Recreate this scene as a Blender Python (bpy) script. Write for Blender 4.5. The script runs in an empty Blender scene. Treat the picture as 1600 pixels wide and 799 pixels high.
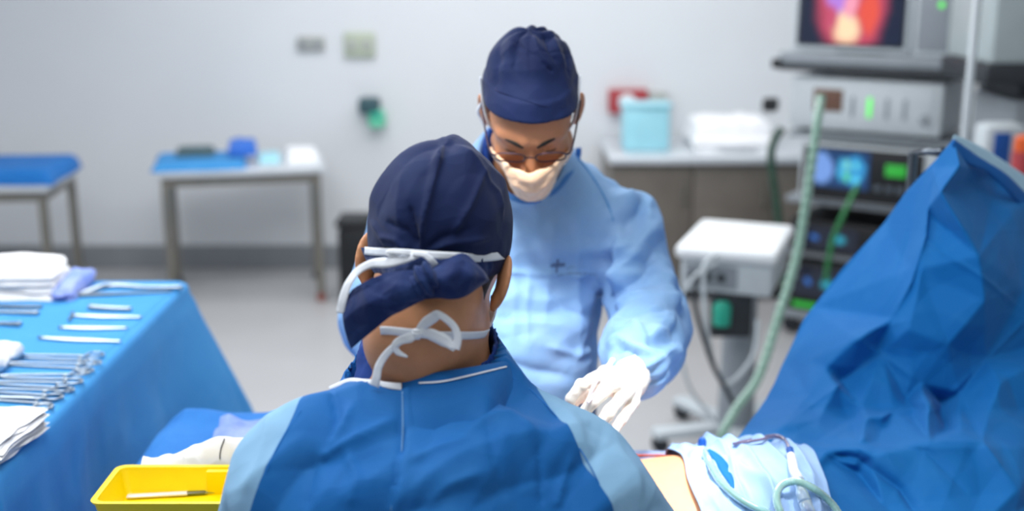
import bpy, bmesh, math, random
import numpy as np
from mathutils import Vector, Matrix
from mathutils.bvhtree import BVHTree

# ------------------------------------------------------------------ camera, world, lights, exposure
SC = bpy.context.scene
COL = SC.collection
FPX, PITCH, HC = 1860.0, math.radians(14), 1.95
cam_data = bpy.data.cameras.new('camera')
cam = bpy.data.objects.new('camera', cam_data)
COL.objects.link(cam)
cam.location = (0, 0, HC)
cam.rotation_euler = (math.pi / 2 - PITCH, 0, 0)
cam_data.sensor_width = 36
cam_data.lens = 36 * FPX / 1600
cam_data.clip_start = 0.05
cam_data.dof.use_dof = True
cam_data.dof.focus_distance = 1.76
cam_data.dof.aperture_fstop = 1.95
SC.camera = cam
SC.view_settings.view_transform = 'Standard'
SC.view_settings.look = 'None'
SC.view_settings.exposure = 0.0
SC.view_settings.gamma = 1.0
SC.view_settings.use_curve_mapping = False

world = bpy.data.worlds.new('world')
SC.world = world
world.use_nodes = True
world.node_tree.nodes['Background'].inputs[0].default_value = (0.93, 0.97, 1.0, 1)
world.node_tree.nodes['Background'].inputs[1].default_value = 0.36


def area(name, loc, target, size, size_y, power, color):
    d = bpy.data.lights.new(name, 'AREA')
    d.shape = 'RECTANGLE'
    d.size, d.size_y, d.energy, d.color = size, size_y, power, color
    o = bpy.data.objects.new(name, d)
    COL.objects.link(o)
    o.location = loc
    o.rotation_euler = (Vector(target) - Vector(loc)).to_track_quat('-Z', 'Y').to_euler()
    return o


area('ceiling_light_front', (-0.6, 4.6, 3.1), (-0.6, 4.6, 0), 3.2, 1.2, 78, (0.97, 0.985, 1))
area('ceiling_light_back', (0.3, 6.2, 3.1), (0.3, 6.3, 0), 4.0, 0.9, 50, (0.97, 0.985, 1))
area('ceiling_light_near', (-0.5, 1.3, 3.3), (-0.3, 1.7, 0), 1.6, 1.2, 46, (0.96, 0.98, 1))
area('ceiling_light_left', (-1.7, 2.7, 2.9), (-1.5, 2.5, 1), 0.8, 1.4, 36, (0.97, 0.985, 1))


def spot(name, loc, target, power, angle, blend, color, radius):
    d = bpy.data.lights.new(name, 'SPOT')
    d.energy, d.spot_size, d.spot_blend, d.color, d.shadow_soft_size = power, math.radians(angle), blend, color, radius
    o = bpy.data.objects.new(name, d)
    COL.objects.link(o)
    o.location = loc
    o.rotation_euler = (Vector(target) - Vector(loc)).to_track_quat('-Z', 'Y').to_euler()
    return o


# the surgical lamp heads above the table (outside the frame)
spot('surgical_lamp', (0.55, 1.45, 3.0), (0.27, 1.93, 1.1), 470, 14, 0.8, (1.0, 0.97, 0.93), 0.12)
spot('surgical_lamp_side', (-0.25, 1.42, 2.6), (0.03, 2.28, 1.14), 210, 20, 1.0, (1.0, 0.97, 0.94), 0.12)

# ------------------------------------------------------------------ helpers
CP, SP = math.cos(PITCH), math.sin(PITCH)
CAM = np.array([0, 0, HC])


def ray(px, py):
    x, yc = (px - 800) / FPX, (399.5 - py) / FPX
    return np.array([x, CP + yc * SP, -SP + yc * CP])


def P(px, py, d=None, z=None, Y=None):
    r = ray(px, py)
    if z is not None:
        d = (z - HC) / r[2]
    elif Y is not None:
        d = Y / r[1]
    return CAM + r * d


def proj(p):
    q = p - CAM
    d = q[..., 1] * CP - q[..., 2] * SP
    u = q[..., 1] * SP + q[..., 2] * CP
    return 800 + FPX * q[..., 0] / d, 399.5 - FPX * u / d, d


def lin(c):
    if isinstance(c, str):
        c = [int(c[i:i + 2], 16) for i in (0, 2, 4)]
    return tuple(((v / 255) / 12.92 if v / 255 < 0.04045 else ((v / 255 + 0.055) / 1.055) ** 2.4) for v in c) + (1,)


def world_of(o):
    v = np.zeros(3)
    while o is not None:
        v += np.array(o.location)
        o = o.parent
    return v


def tag(o, label=None, cat=None, group=None, kind=None):
    if label: o['label'] = label
    if cat: o['category'] = cat
    if group: o['group'] = group
    if kind: o['kind'] = kind
    return o


def thing(name, loc, label, cat, group=None):
    o = bpy.data.objects.new(name, None)
    COL.objects.link(o)
    o.location = tuple(float(v) for v in loc)
    o.empty_display_size = 0.05
    return tag(o, label, cat, group)


def mk(name, verts, faces, mat, parent=None, smooth=True, attrs=None, label=None):
    verts = np.asarray(verts, float)
    if parent is None:
        loc = np.array([(verts[:, 0].min() + verts[:, 0].max()) / 2, (verts[:, 1].min() + verts[:, 1].max()) / 2, verts[:, 2].min()])
        off = loc
    else:
        loc = np.zeros(3)
        off = world_of(parent)
    me = bpy.data.meshes.new(name)
    me.from_pydata((verts - off).tolist(), [], faces.tolist() if hasattr(faces, 'tolist') else faces)
    if smooth:
        me.polygons.foreach_set('use_smooth', [True] * len(me.polygons))
    for k, v in (attrs or {}).items():
        a = me.attributes.new(k, 'FLOAT', 'POINT')
        a.data.foreach_set('value', np.asarray(v, np.float32))
    if mat is not None:
        me.materials.append(mat)
    me.update()
    o = bpy.data.objects.new(name, me)
    COL.objects.link(o)
    o.location = tuple(loc)
    if parent is not None:
        o.parent = parent
    if label: o['label'] = label
    return o


class MB:
    """collects shapes into one mesh"""
    def __init__(s):
        s.v, s.f = [], []

    def add(s, v, f):
        n = len(s.v)
        s.v += [tuple(x) for x in v]
        s.f += [tuple(i + n for i in g) for g in f]
        return s

    def box(s, lo, hi, bev=0.0, M=None, seg=2):
        bm = bmesh.new()
        bmesh.ops.create_cube(bm, size=1)
        lo, hi = np.array(lo, float), np.array(hi, float)
        for v in bm.verts:
            v.co = Vector(((lo + hi) / 2 + np.array(v.co) * (hi - lo)).tolist())
        if bev > 0:
            bmesh.ops.bevel(bm, geom=bm.edges[:], offset=bev, segments=seg, affect='EDGES', profile=0.5)
        bm.verts.ensure_lookup_table()
        vs = [(M @ v.co if M else v.co) for v in bm.verts]
        s.add(vs, [[v.index for v in f.verts] for f in bm.faces])
        bm.free()
        return s

    def tube(s, pts, r, n=10, closed=False, flat=None):
        pts = [np.array(p, float) for p in pts]
        m = len(pts)
        rs = r if hasattr(r, '__len__') else [r] * m
        up = None
        vs, fs = [], []
        for i, p in enumerate(pts):
            if closed:
                t = pts[(i + 1) % m] - pts[i - 1]
            else:
                t = pts[min(i + 1, m - 1)] - pts[max(i - 1, 0)]
            t = t / (np.linalg.norm(t) + 1e-12)
            if up is None:
                up = np.array([0, 0, 1.0]) if abs(t[2]) < 0.9 else np.array([1.0, 0, 0])
            a = np.cross(t, up); a /= np.linalg.norm(a)
            b = np.cross(a, t)
            up = b
            for k in range(n):
                w = 2 * math.pi * k / n
                vs.append(p + rs[i] * (math.cos(w) * a + math.sin(w) * b * (flat or 1)))
        for i in range(m if closed else m - 1):
            j = (i + 1) % m
            for k in range(n):
                l = (k + 1) % n
                fs.append((i * n + k, i * n + l, j * n + l, j * n + k))
        if not closed:
            fs.append(tuple(range(n - 1, -1, -1)))
            fs.append(tuple((m - 1) * n + k for k in range(n)))
        return s.add(vs, fs)

    def lathe(s, prof, c=(0, 0, 0), n=28, M=None):
        vs, fs = [], []
        for r, z in prof:
            for k in range(n):
                w = 2 * math.pi * k / n
                q = Vector((r * math.cos(w), r * math.sin(w), z))
                if M: q = M @ q
                vs.append((q.x + c[0], q.y + c[1], q.z + c[2]))
        for i in range(len(prof) - 1):
            for k in range(n):
                l = (k + 1) % n
                fs.append((i * n + k, i * n + l, (i + 1) * n + l, (i + 1) * n + k))
        fs.append(tuple(range(n - 1, -1, -1)))
        fs.append(tuple((len(prof) - 1) * n + k for k in range(n)))
        return s.add(vs, fs)

    def build(s, name, mat, parent=None, smooth=False, label=None):
        o = mk(name, np.array(s.v), s.f, mat, parent, smooth, label=label)
        if not smooth:
            me = o.data
            me.polygons.foreach_set('use_smooth', [True] * len(me.polygons))
            bm = bmesh.new(); bm.from_mesh(me)
            for e in bm.edges:
                if len(e.link_faces) == 2 and e.calc_face_angle(0) > math.radians(42):
                    e.smooth = False
            bm.to_mesh(me); bm.free()
        return o


def spline(pts, n=8, closed=False):
    """Catmull-Rom through the points"""
    pts = [np.array(p, float) for p in pts]
    out = []
    m = len(pts)
    for i in range(m if closed else m - 1):
        if closed:
            a, b, c, d = pts[i - 1], pts[i], pts[(i + 1) % m], pts[(i + 2) % m]
        else:
            a, b, c, d = pts[max(i - 1, 0)], pts[i], pts[i + 1], pts[min(i + 2, m - 1)]
        for k in range(n):
            t = k / n
            out.append(0.5 * ((2 * b) + (c - a) * t + (2 * a - 5 * b + 4 * c - d) * t * t + (3 * b - a - 3 * c + d) * t ** 3))
    if not closed:
        out.append(pts[-1])
    return out


# ---- noise
_rng = np.random.default_rng(7)
_LAT = _rng.random((32, 32, 32))


def vnoise(p):
    p = np.asarray(p)
    i = np.floor(p).astype(int)
    f = p - i
    f = f * f * (3 - 2 * f)
    r = 0
    for dx in (0, 1):
        wx = f[..., 0] if dx else 1 - f[..., 0]
        for dy in (0, 1):
            wy = f[..., 1] if dy else 1 - f[..., 1]
            for dz in (0, 1):
                wz = f[..., 2] if dz else 1 - f[..., 2]
                r = r + wx * wy * wz * _LAT[(i[..., 0] + dx) & 31, (i[..., 1] + dy) & 31, (i[..., 2] + dz) & 31]
    return r * 2 - 1


def crumple(p, lam=0.12, amp=0.006, seed=0, n=4):
    """faceted folds: triangle waves in scattered directions, each one present only in patches"""
    rg = np.random.default_rng(seed)
    h = 0
    for k in range(n):
        d = rg.normal(size=3); d /= np.linalg.norm(d)
        l = lam * rg.uniform(0.6, 1.5)
        q = p / l
        w = (q @ d) + 0.55 * vnoise(q * 0.7 + rg.uniform(0, 30, 3))
        tri = np.abs((w % 1.0) * 2 - 1)
        m = np.clip(vnoise(q * 0.55 + rg.uniform(0, 30, 3)) * 2.2 + 0.25, 0, 1)
        h = h + (tri - 0.5) * m
    return amp * h


# ---- signed distance shapes
def cap(p, a, b, ra, rb=None):
    rb = ra if rb is None else rb
    a, b = np.asarray(a, float), np.asarray(b, float)
    ba = b - a
    t = np.clip(((p - a) @ ba) / (ba @ ba + 1e-12), 0, 1)
    return np.linalg.norm(p - a - t[:, None] * ba, axis=1) - (ra + (rb - ra) * t)


def ell(p, c, r):
    r = np.asarray(r, float)
    q = p - np.asarray(c, float)
    k0 = np.linalg.norm(q / r, axis=1)
    k1 = np.linalg.norm(q / (r * r), axis=1) + 1e-9
    return k0 * (k0 - 1) / k1


def smin(a, b, k):
    h = np.clip(0.5 + 0.5 * (b - a) / k, 0, 1)
    return b * (1 - h) + a * h - k * h * (1 - h)


def smax(a, b, k):
    return -smin(-a, -b, k)


def union(ds, k):
    r = ds[0]
    for d in ds[1:]:
        r = smin(r, d, k)
    return r


def axis_grid(lo, hi, h, fine=None, hf=None):
    """coordinates from lo to hi; between fine[0] and fine[1] the step is hf"""
    out = [lo]
    while out[-1] < hi:
        x = out[-1]
        s = hf if (fine and fine[0] - h < x < fine[1]) else h
        out.append(x + s)
    while len(out) % 4 != 1:
        out.append(out[-1] + h)
    return np.array(out)


def sdf_mesh(f, gx, gy, gz):
    """surface nets over a rectilinear grid; far samples are filled from a coarse pass"""
    nx, ny, nz = len(gx), len(gy), len(gz)
    cx, cy, cz = gx[::4], gy[::4], gz[::4]
    C = np.stack(np.meshgrid(cx, cy, cz, indexing='ij'), -1)
    dc = f(C.reshape(-1, 3)).reshape(C.shape[:3])
    hx = max(np.diff(cx).max(), 1e-6)
    # per-cell size bound
    sx = np.diff(cx)[:, None, None]; sy = np.diff(cy)[None, :, None]; sz = np.diff(cz)[None, None, :]
    lim = np.sqrt(sx ** 2 + sy ** 2 + sz ** 2) * 1.1
    dm = np.minimum.reduce([np.abs(dc[a:a + len(cx) - 1, b:b + len(cy) - 1, c:c + len(cz) - 1]) for a in (0, 1) for b in (0, 1) for c in (0, 1)])
    act = dm < lim
    D = np.empty((nx, ny, nz), np.float32)
    up = np.repeat(np.repeat(np.repeat(dc[:-1, :-1, :-1], 4, 0), 4, 1), 4, 2)
    D[:-1, :-1, :-1] = up
    D[-1] = D[-2]; D[:, -1] = D[:, -2]; D[:, :, -1] = D[:, :, -2]
    A = np.zeros((nx, ny, nz), bool)
    ua = np.repeat(np.repeat(np.repeat(act, 4, 0), 4, 1), 4, 2)
    for a in (0, 1):
        for b in (0, 1):
            for c in (0, 1):
                A[a:a + nx - 1, b:b + ny - 1, c:c + nz - 1] |= ua
    ii = np.argwhere(A)
    pts = np.stack([gx[ii[:, 0]], gy[ii[:, 1]], gz[ii[:, 2]]], 1)
    vals = np.empty(len(pts), np.float32)
    for s in range(0, len(pts), 400000):
        vals[s:s + 400000] = f(pts[s:s + 400000])
    D[ii[:, 0], ii[:, 1], ii[:, 2]] = vals
    S = D < 0
    c8 = [S[a:nx - 1 + a, b:ny - 1 + b, c:nz - 1 + c] for a in (0, 1) for b in (0, 1) for c in (0, 1)]
    cnt = sum(c.astype(np.int8) for c in c8)
    cells = np.argwhere((cnt > 0) & (cnt < 8))
    idx = -np.ones((nx - 1, ny - 1, nz - 1), int)
    idx[cells[:, 0], cells[:, 1], cells[:, 2]] = np.arange(len(cells))
    acc = np.zeros((len(cells), 3)); num = np.zeros(len(cells))
    G = [gx, gy, gz]
    for ax in range(3):
        for a in (0, 1):
            for b in (0, 1):
                o = [0, 0, 0]
                oth = [k for k in range(3) if k != ax]
                o[oth[0]], o[oth[1]] = a, b
                i0 = cells + o
                o2 = list(o); o2[ax] = 1
                i1 = cells + o2
                d0 = D[i0[:, 0], i0[:, 1], i0[:, 2]]; d1 = D[i1[:, 0], i1[:, 1], i1[:, 2]]
                x = (d0 < 0) != (d1 < 0)
                t = np.where(x, d0 / np.where(x, d0 - d1, 1), 0)
                q = np.stack([G[k][i0[:, k]] for k in range(3)], 1)
                q[:, ax] += t * (G[ax][i1[:, ax]] - G[ax][i0[:, ax]])
                acc += q * x[:, None]; num += x
    V = acc / num[:, None]
    F = []
    for ax in range(3):
        sl0 = [slice(None)] * 3; sl1 = [slice(None)] * 3
        sl0[ax] = slice(0, -1); sl1[ax] = slice(1, None)
        a0, a1 = S[tuple(sl0)], S[tuple(sl1)]
        e = np.argwhere(a0 != a1)
        oth = [k for k in range(3) if k != ax]
        e = e[(e[:, oth[0]] > 0) & (e[:, oth[1]] > 0) & (e[:, oth[0]] < [nx, ny, nz][oth[0]] - 1) & (e[:, oth[1]] < [nx, ny, nz][oth[1]] - 1)]
        q = []
        for (a, b) in ((1, 1), (0, 1), (0, 0), (1, 0)):
            c = e.copy(); c[:, oth[0]] -= a; c[:, oth[1]] -= b
            q.append(idx[c[:, 0], c[:, 1], c[:, 2]])
        q = np.stack(q, 1)
        flip = a0[e[:, 0], e[:, 1], e[:, 2]]
        if ax == 1: flip = ~flip
        q[~flip] = q[~flip][:, ::-1]
        F.append(q)
    F = np.concatenate(F)
    F = F[(F >= 0).all(1)]
    return V, F


def normals(V, F):
    n = np.zeros_like(V)
    a = np.cross(V[F[:, 2]] - V[F[:, 0]], V[F[:, 3]] - V[F[:, 1]])
    for k in range(4):
        np.add.at(n, F[:, k], a)
    return n / (np.linalg.norm(n, axis=1)[:, None] + 1e-12)


def relax(V, F, it=2, lam=0.5):
    for _ in range(it):
        s = np.zeros_like(V); c = np.zeros(len(V))
        for k in range(4):
            a, b = F[:, k], F[:, (k + 1) % 4]
            np.add.at(s, a, V[b]); np.add.at(s, b, V[a])
            np.add.at(c, a, 1); np.add.at(c, b, 1)
        V = V + lam * (s / c[:, None] - V)
    return V


class Facets:
    """height over the picture of a cloth: straight facets between hand-placed crease points (x, y, h)"""
    def __init__(s, pts, segs=(), blur=0):
        from mathutils.geometry import delaunay_2d_cdt
        xy = [Vector((p[0], p[1])) for p in pts]
        h = [p[2] for p in pts]
        vo, _, fo, orig, _, _ = delaunay_2d_cdt(xy, list(segs), [], 0, 1e-4, True)
        s.xy = np.array([(v.x, v.y) for v in vo])
        hh = []
        for k, o in enumerate(orig):
            if o:
                hh.append(h[o[0]])
            else:
                d = np.linalg.norm(np.array([(p[0], p[1]) for p in pts]) - s.xy[k], axis=1)
                w = 1 / (d + 1) ** 3
                hh.append(float((w * np.array(h)).sum() / w.sum()))
        s.h = np.array(hh)
        s.f = [tuple(t) for t in fo]

    def __call__(s, x, y, default=0.0):
        out = np.full(np.shape(x), default, float)
        for a, b, c in s.f:
            A, B, C = s.xy[a], s.xy[b], s.xy[c]
            den = (B[1] - C[1]) * (A[0] - C[0]) + (C[0] - B[0]) * (A[1] - C[1])
            if abs(den) < 1e-9: continue
            w0 = ((B[1] - C[1]) * (x - C[0]) + (C[0] - B[0]) * (y - C[1])) / den
            w1 = ((C[1] - A[1]) * (x - C[0]) + (A[0] - C[0]) * (y - C[1])) / den
            w2 = 1 - w0 - w1
            m = (w0 >= -1e-6) & (w1 >= -1e-6) & (w2 >= -1e-6)
            out[m] = (w0 * s.h[a] + w1 * s.h[b] + w2 * s.h[c])[m]
        return out


def creases(x, y, lines):
    """sum of ridges along lines: each (points, height, width)"""
    h = np.zeros(np.shape(x))
    for pts, amp, w in lines:
        best = np.full(np.shape(x), 1e9)
        end = np.ones(np.shape(x))
        n = len(pts) - 1
        for i in range(n):
            a, b = np.array(pts[i], float), np.array(pts[i + 1], float)
            ab = b - a
            t = np.clip(((x - a[0]) * ab[0] + (y - a[1]) * ab[1]) / (ab @ ab), 0, 1)
            d = np.hypot(x - a[0] - t * ab[0], y - a[1] - t * ab[1])
            g = (i + t) / n
            m = d < best
            best = np.where(m, d, best)
            end = np.where(m, np.clip(4 * g * (1 - g) * 1.6, 0.15, 1), end)
        h += amp * end * np.exp(-(best / w) ** 1.3)
    return h


def grid_mesh(G):
    n, m = G.shape[:2]
    V = G.reshape(-1, 3)
    i = np.arange(n * m).reshape(n, m)
    F = np.stack([i[:-1, :-1], i[:-1, 1:], i[1:, 1:], i[1:, :-1]], -1).reshape(-1, 4)
    return V, F


def sheet(name, G, mat, parent=None, thick=0.0015, attrs=None, label=None):
    """a cloth from a grid of points, given real thickness"""
    V, F = grid_mesh(G)
    n, m = G.shape[:2]
    N = normals(V, F)
    V2 = np.concatenate([V, V - N * thick])
    k = len(V)
    F2 = [F, F[:, ::-1] + k]
    i = np.arange(k).reshape(n, m)
    for e, fl in ((i[0], 0), (i[-1], 1), (i[:, 0], 1), (i[:, -1], 0)):
        q = np.stack([e[:-1], e[:-1] + k, e[1:] + k, e[1:]], 1)
        F2.append(q[:, ::-1] if fl else q)
    if attrs:
        attrs = {a: np.concatenate([np.ravel(b), np.ravel(b)]) for a, b in attrs.items()}
    return mk(name, V2, np.concatenate(F2), mat, parent, True, attrs, label)


def resample(ctrl, n, m):
    """bicubic (Catmull-Rom) resampling of a control grid of points"""
    ctrl = np.asarray(ctrl, float)

    def one(a, k):
        r = a.shape[0]
        t = np.linspace(0, r - 1, k)
        i = np.minimum(t.astype(int), r - 2)
        f = (t - i).reshape(-1, *([1] * (a.ndim - 1)))
        p0, p1, p2, p3 = a[np.maximum(i - 1, 0)], a[i], a[i + 1], a[np.minimum(i + 2, r - 1)]
        return 0.5 * (2 * p1 + (p2 - p0) * f + (2 * p0 - 5 * p1 + 4 * p2 - p3) * f ** 2 + (3 * p1 - p0 - 3 * p2 + p3) * f ** 3)
    a = one(ctrl, n)
    return np.swapaxes(one(np.swapaxes(a, 0, 1), m), 0, 1)


def blur2(a, k=1):
    for _ in range(k):
        for ax in (0, 1):
            p = np.concatenate([a.take([0], ax), a, a.take([-1], ax)], ax)
            n = a.shape[ax]
            a = (p.take(range(0, n), ax) + 2 * p.take(range(1, n + 1), ax) + p.take(range(2, n + 2), ax)) / 4
    return a


def ribbon(name, pts, width, mat, parent, nrm=None, thick=0.0008, n=6, sub=1, label=None):
    """flat tape along a path; nrm is the way its face looks"""
    S = spline(pts, n)
    m = len(S)
    ws = width if hasattr(width, '__len__') else [width] * m
    if hasattr(width, '__len__'):
        ws = np.interp(np.linspace(0, 1, m), np.linspace(0, 1, len(width)), width)
    rows = []
    for i in range(m):
        t = S[min(i + 1, m - 1)] - S[max(i - 1, 0)]
        t /= np.linalg.norm(t)
        nn = nrm(i / (m - 1)) if callable(nrm) else (np.array(nrm) if nrm is not None else np.array([0, -1, 0.2]))
        b = np.cross(t, nn); b /= np.linalg.norm(b)
        rows.append([S[i] + b * ws[i] * (k - 0.5) for k in np.linspace(0, 1, 4)])
    return sheet(name, np.array(rows), mat, parent, thick, label=label)


def bvh(o):
    w = world_of(o)
    me = o.data
    return BVHTree.FromPolygons([tuple(np.array(v.co) + w) for v in me.vertices], [tuple(p.vertices) for p in me.polygons])


def hit(tree, px, py, lift=0.0):
    r = ray(px, py); r /= np.linalg.norm(r)
    h = tree.ray_cast(Vector(CAM), Vector(r))
    if h[0] is None:
        return None
    n = np.array(h[1])
    if n @ r > 0: n = -n
    return np.array(h[0]) + n * lift


def on(tree, pts, lift=0.0, fall=None):
    out = []
    for p in pts:
        h = hit(tree, p[0], p[1], lift)
        if h is not None: out.append(h)
        elif fall: out.append(P(p[0], p[1], fall))
    return out


# ------------------------------------------------------------------ materials
def nodes(m):
    m.use_nodes = True
    nt = m.node_tree
    return nt, nt.nodes['Principled BSDF']


def plain(name, col, rough=0.5, metal=0.0, spec=0.5, emit=None, es=1.0, var=0.0, scale=8, trans=0.0, bump=0.0, alpha=1.0, sss=0.0, ior=1.45):
    m = bpy.data.materials.new(name)
    nt, b = nodes(m)
    c = lin(col)
    b.inputs['Base Color'].default_value = c
    b.inputs['Roughness'].default_value = rough
    b.inputs['Metallic'].default_value = metal
    b.inputs['Specular IOR Level'].default_value = spec
    b.inputs['Transmission Weight'].default_value = trans
    b.inputs['IOR'].default_value = ior
    b.inputs['Alpha'].default_value = alpha
    if sss:
        b.inputs['Subsurface Weight'].default_value = sss
        b.inputs['Subsurface Radius'].default_value = (0.012, 0.004, 0.002)
        b.inputs['Subsurface Scale'].default_value = 1.0
    if emit is not None:
        b.inputs['Emission Color'].default_value = lin(emit)
        b.inputs['Emission Strength'].default_value = es
    tc = nt.nodes.new('ShaderNodeTexCoord')
    nz = nt.nodes.new('ShaderNodeTexNoise')
    nz.inputs['Scale'].default_value = scale
    nz.inputs['Detail'].default_value = 5
    nt.links.new(tc.outputs['Object'], nz.inputs['Vector'])
    if var > 0:
        mr = nt.nodes.new('ShaderNodeMapRange')
        mr.inputs['From Min'].default_value = 0.3; mr.inputs['From Max'].default_value = 0.7
        mr.inputs['To Min'].default_value = 1 - var; mr.inputs['To Max'].default_value = 1 + var
        nt.links.new(nz.outputs['Fac'], mr.inputs['Value'])
        mx = nt.nodes.new('ShaderNodeVectorMath'); mx.operation = 'SCALE'
        mx.inputs[0].default_value = c[:3]
        nt.links.new(mr.outputs['Result'], mx.inputs['Scale'])
        nt.links.new(mx.outputs['Vector'], b.inputs['Base Color'])
    if bump > 0:
        bp = nt.nodes.new('ShaderNodeBump')
        bp.inputs['Strength'].default_value = bump
        bp.inputs['Distance'].default_value = 0.002
        nt.links.new(nz.outputs['Fac'], bp.inputs['Height'])
        nt.links.new(bp.outputs['Normal'], b.inputs['Normal'])
    return m


def fabric(name, col, col2=None, attr=None, pale=None, pale_amt=0.35, rough=0.75, bump=0.35, wr=14, sheen=0.04, trans=0.0, weave=900, lines=None):
    """non-woven cloth: mottled colour, fine fibre grain, small sharp wrinkles; attr > 0 picks col, < 0 picks col2"""
    m = bpy.data.materials.new(name)
    nt, b = nodes(m)
    L = nt.links.new
    tc = nt.nodes.new('ShaderNodeTexCoord')
    b.inputs['Roughness'].default_value = rough
    b.inputs['Specular IOR Level'].default_value = 0.25
    b.inputs['Sheen Weight'].default_value = sheen
    b.inputs['Sheen Roughness'].default_value = 0.5
    n1 = nt.nodes.new('ShaderNodeTexNoise'); n1.inputs['Scale'].default_value = 7; n1.inputs['Detail'].default_value = 4; n1.inputs['Roughness'].default_value = 0.65
    L(tc.outputs['Object'], n1.inputs['Vector'])
    base = nt.nodes.new('ShaderNodeMix'); base.data_type = 'RGBA'
    base.inputs[6].default_value = lin(col2 if col2 else col); base.inputs[7].default_value = lin(col)
    if attr:
        at = nt.nodes.new('ShaderNodeAttribute'); at.attribute_name = attr
        mr = nt.nodes.new('ShaderNodeMapRange'); mr.inputs['From Min'].default_value = -0.6; mr.inputs['From Max'].default_value = 0.6
        L(at.outputs['Fac'], mr.inputs['Value']); L(mr.outputs['Result'], base.inputs[0])
    else:
        base.inputs[0].default_value = 1
    mot = nt.nodes.new('ShaderNodeMix'); mot.data_type = 'RGBA'
    L(base.outputs[2], mot.inputs[6])
    mot.inputs[7].default_value = lin(pale if pale else col)
    r1 = nt.nodes.new('ShaderNodeMapRange'); r1.inputs['From Min'].default_value = 0.46; r1.inputs['From Max'].default_value = 0.72
    r1.inputs['To Max'].default_value = pale_amt if pale else 0.0
    L(n1.outputs['Fac'], r1.inputs['Value']); L(r1.outputs['Result'], mot.inputs[0])
    L(mot.outputs[2], b.inputs['Base Color'])
    # wrinkles: sharp ridges between facets plus grain
    wn = nt.nodes.new('ShaderNodeTexNoise'); wn.inputs['Scale'].default_value = wr * 0.6; wn.inputs['Detail'].default_value = 2
    L(tc.outputs['Object'], wn.inputs['Vector'])
    dv = nt.nodes.new('ShaderNodeVectorMath'); dv.operation = 'SCALE'; dv.inputs['Scale'].default_value = 0.10
    L(wn.outputs['Color'], dv.inputs[0])
    ad = nt.nodes.new('ShaderNodeVectorMath'); ad.operation = 'ADD'
    L(tc.outputs['Object'], ad.inputs[0]); L(dv.outputs[0], ad.inputs[1])
    vo = nt.nodes.new('ShaderNodeTexVoronoi'); vo.feature = 'F1'; vo.distance = 'EUCLIDEAN'; vo.inputs['Scale'].default_value = wr
    L(ad.outputs[0], vo.inputs['Vector'])
    g = nt.nodes.new('ShaderNodeTexNoise'); g.inputs['Scale'].default_value = weave; g.inputs['Detail'].default_value = 1
    L(tc.outputs['Object'], g.inputs['Vector'])
    b1 = nt.nodes.new('ShaderNodeBump'); b1.inputs['Strength'].default_value = bump; b1.inputs['Distance'].default_value = 0.012
    L(vo.outputs['Distance'], b1.inputs['Height'])
    b2 = nt.nodes.new('ShaderNodeBump'); b2.inputs['Strength'].default_value = 0.25; b2.inputs['Distance'].default_value = 0.0006
    L(g.outputs['Fac'], b2.inputs['Height']); L(b1.outputs['Normal'], b2.inputs['Normal'])
    L(b2.outputs['Normal'], b.inputs['Normal'])
    if trans:
        b.inputs['Subsurface Weight'].default_value = trans
        b.inputs['Subsurface Radius'].default_value = (0.01, 0.01, 0.012)
    return m


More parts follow.
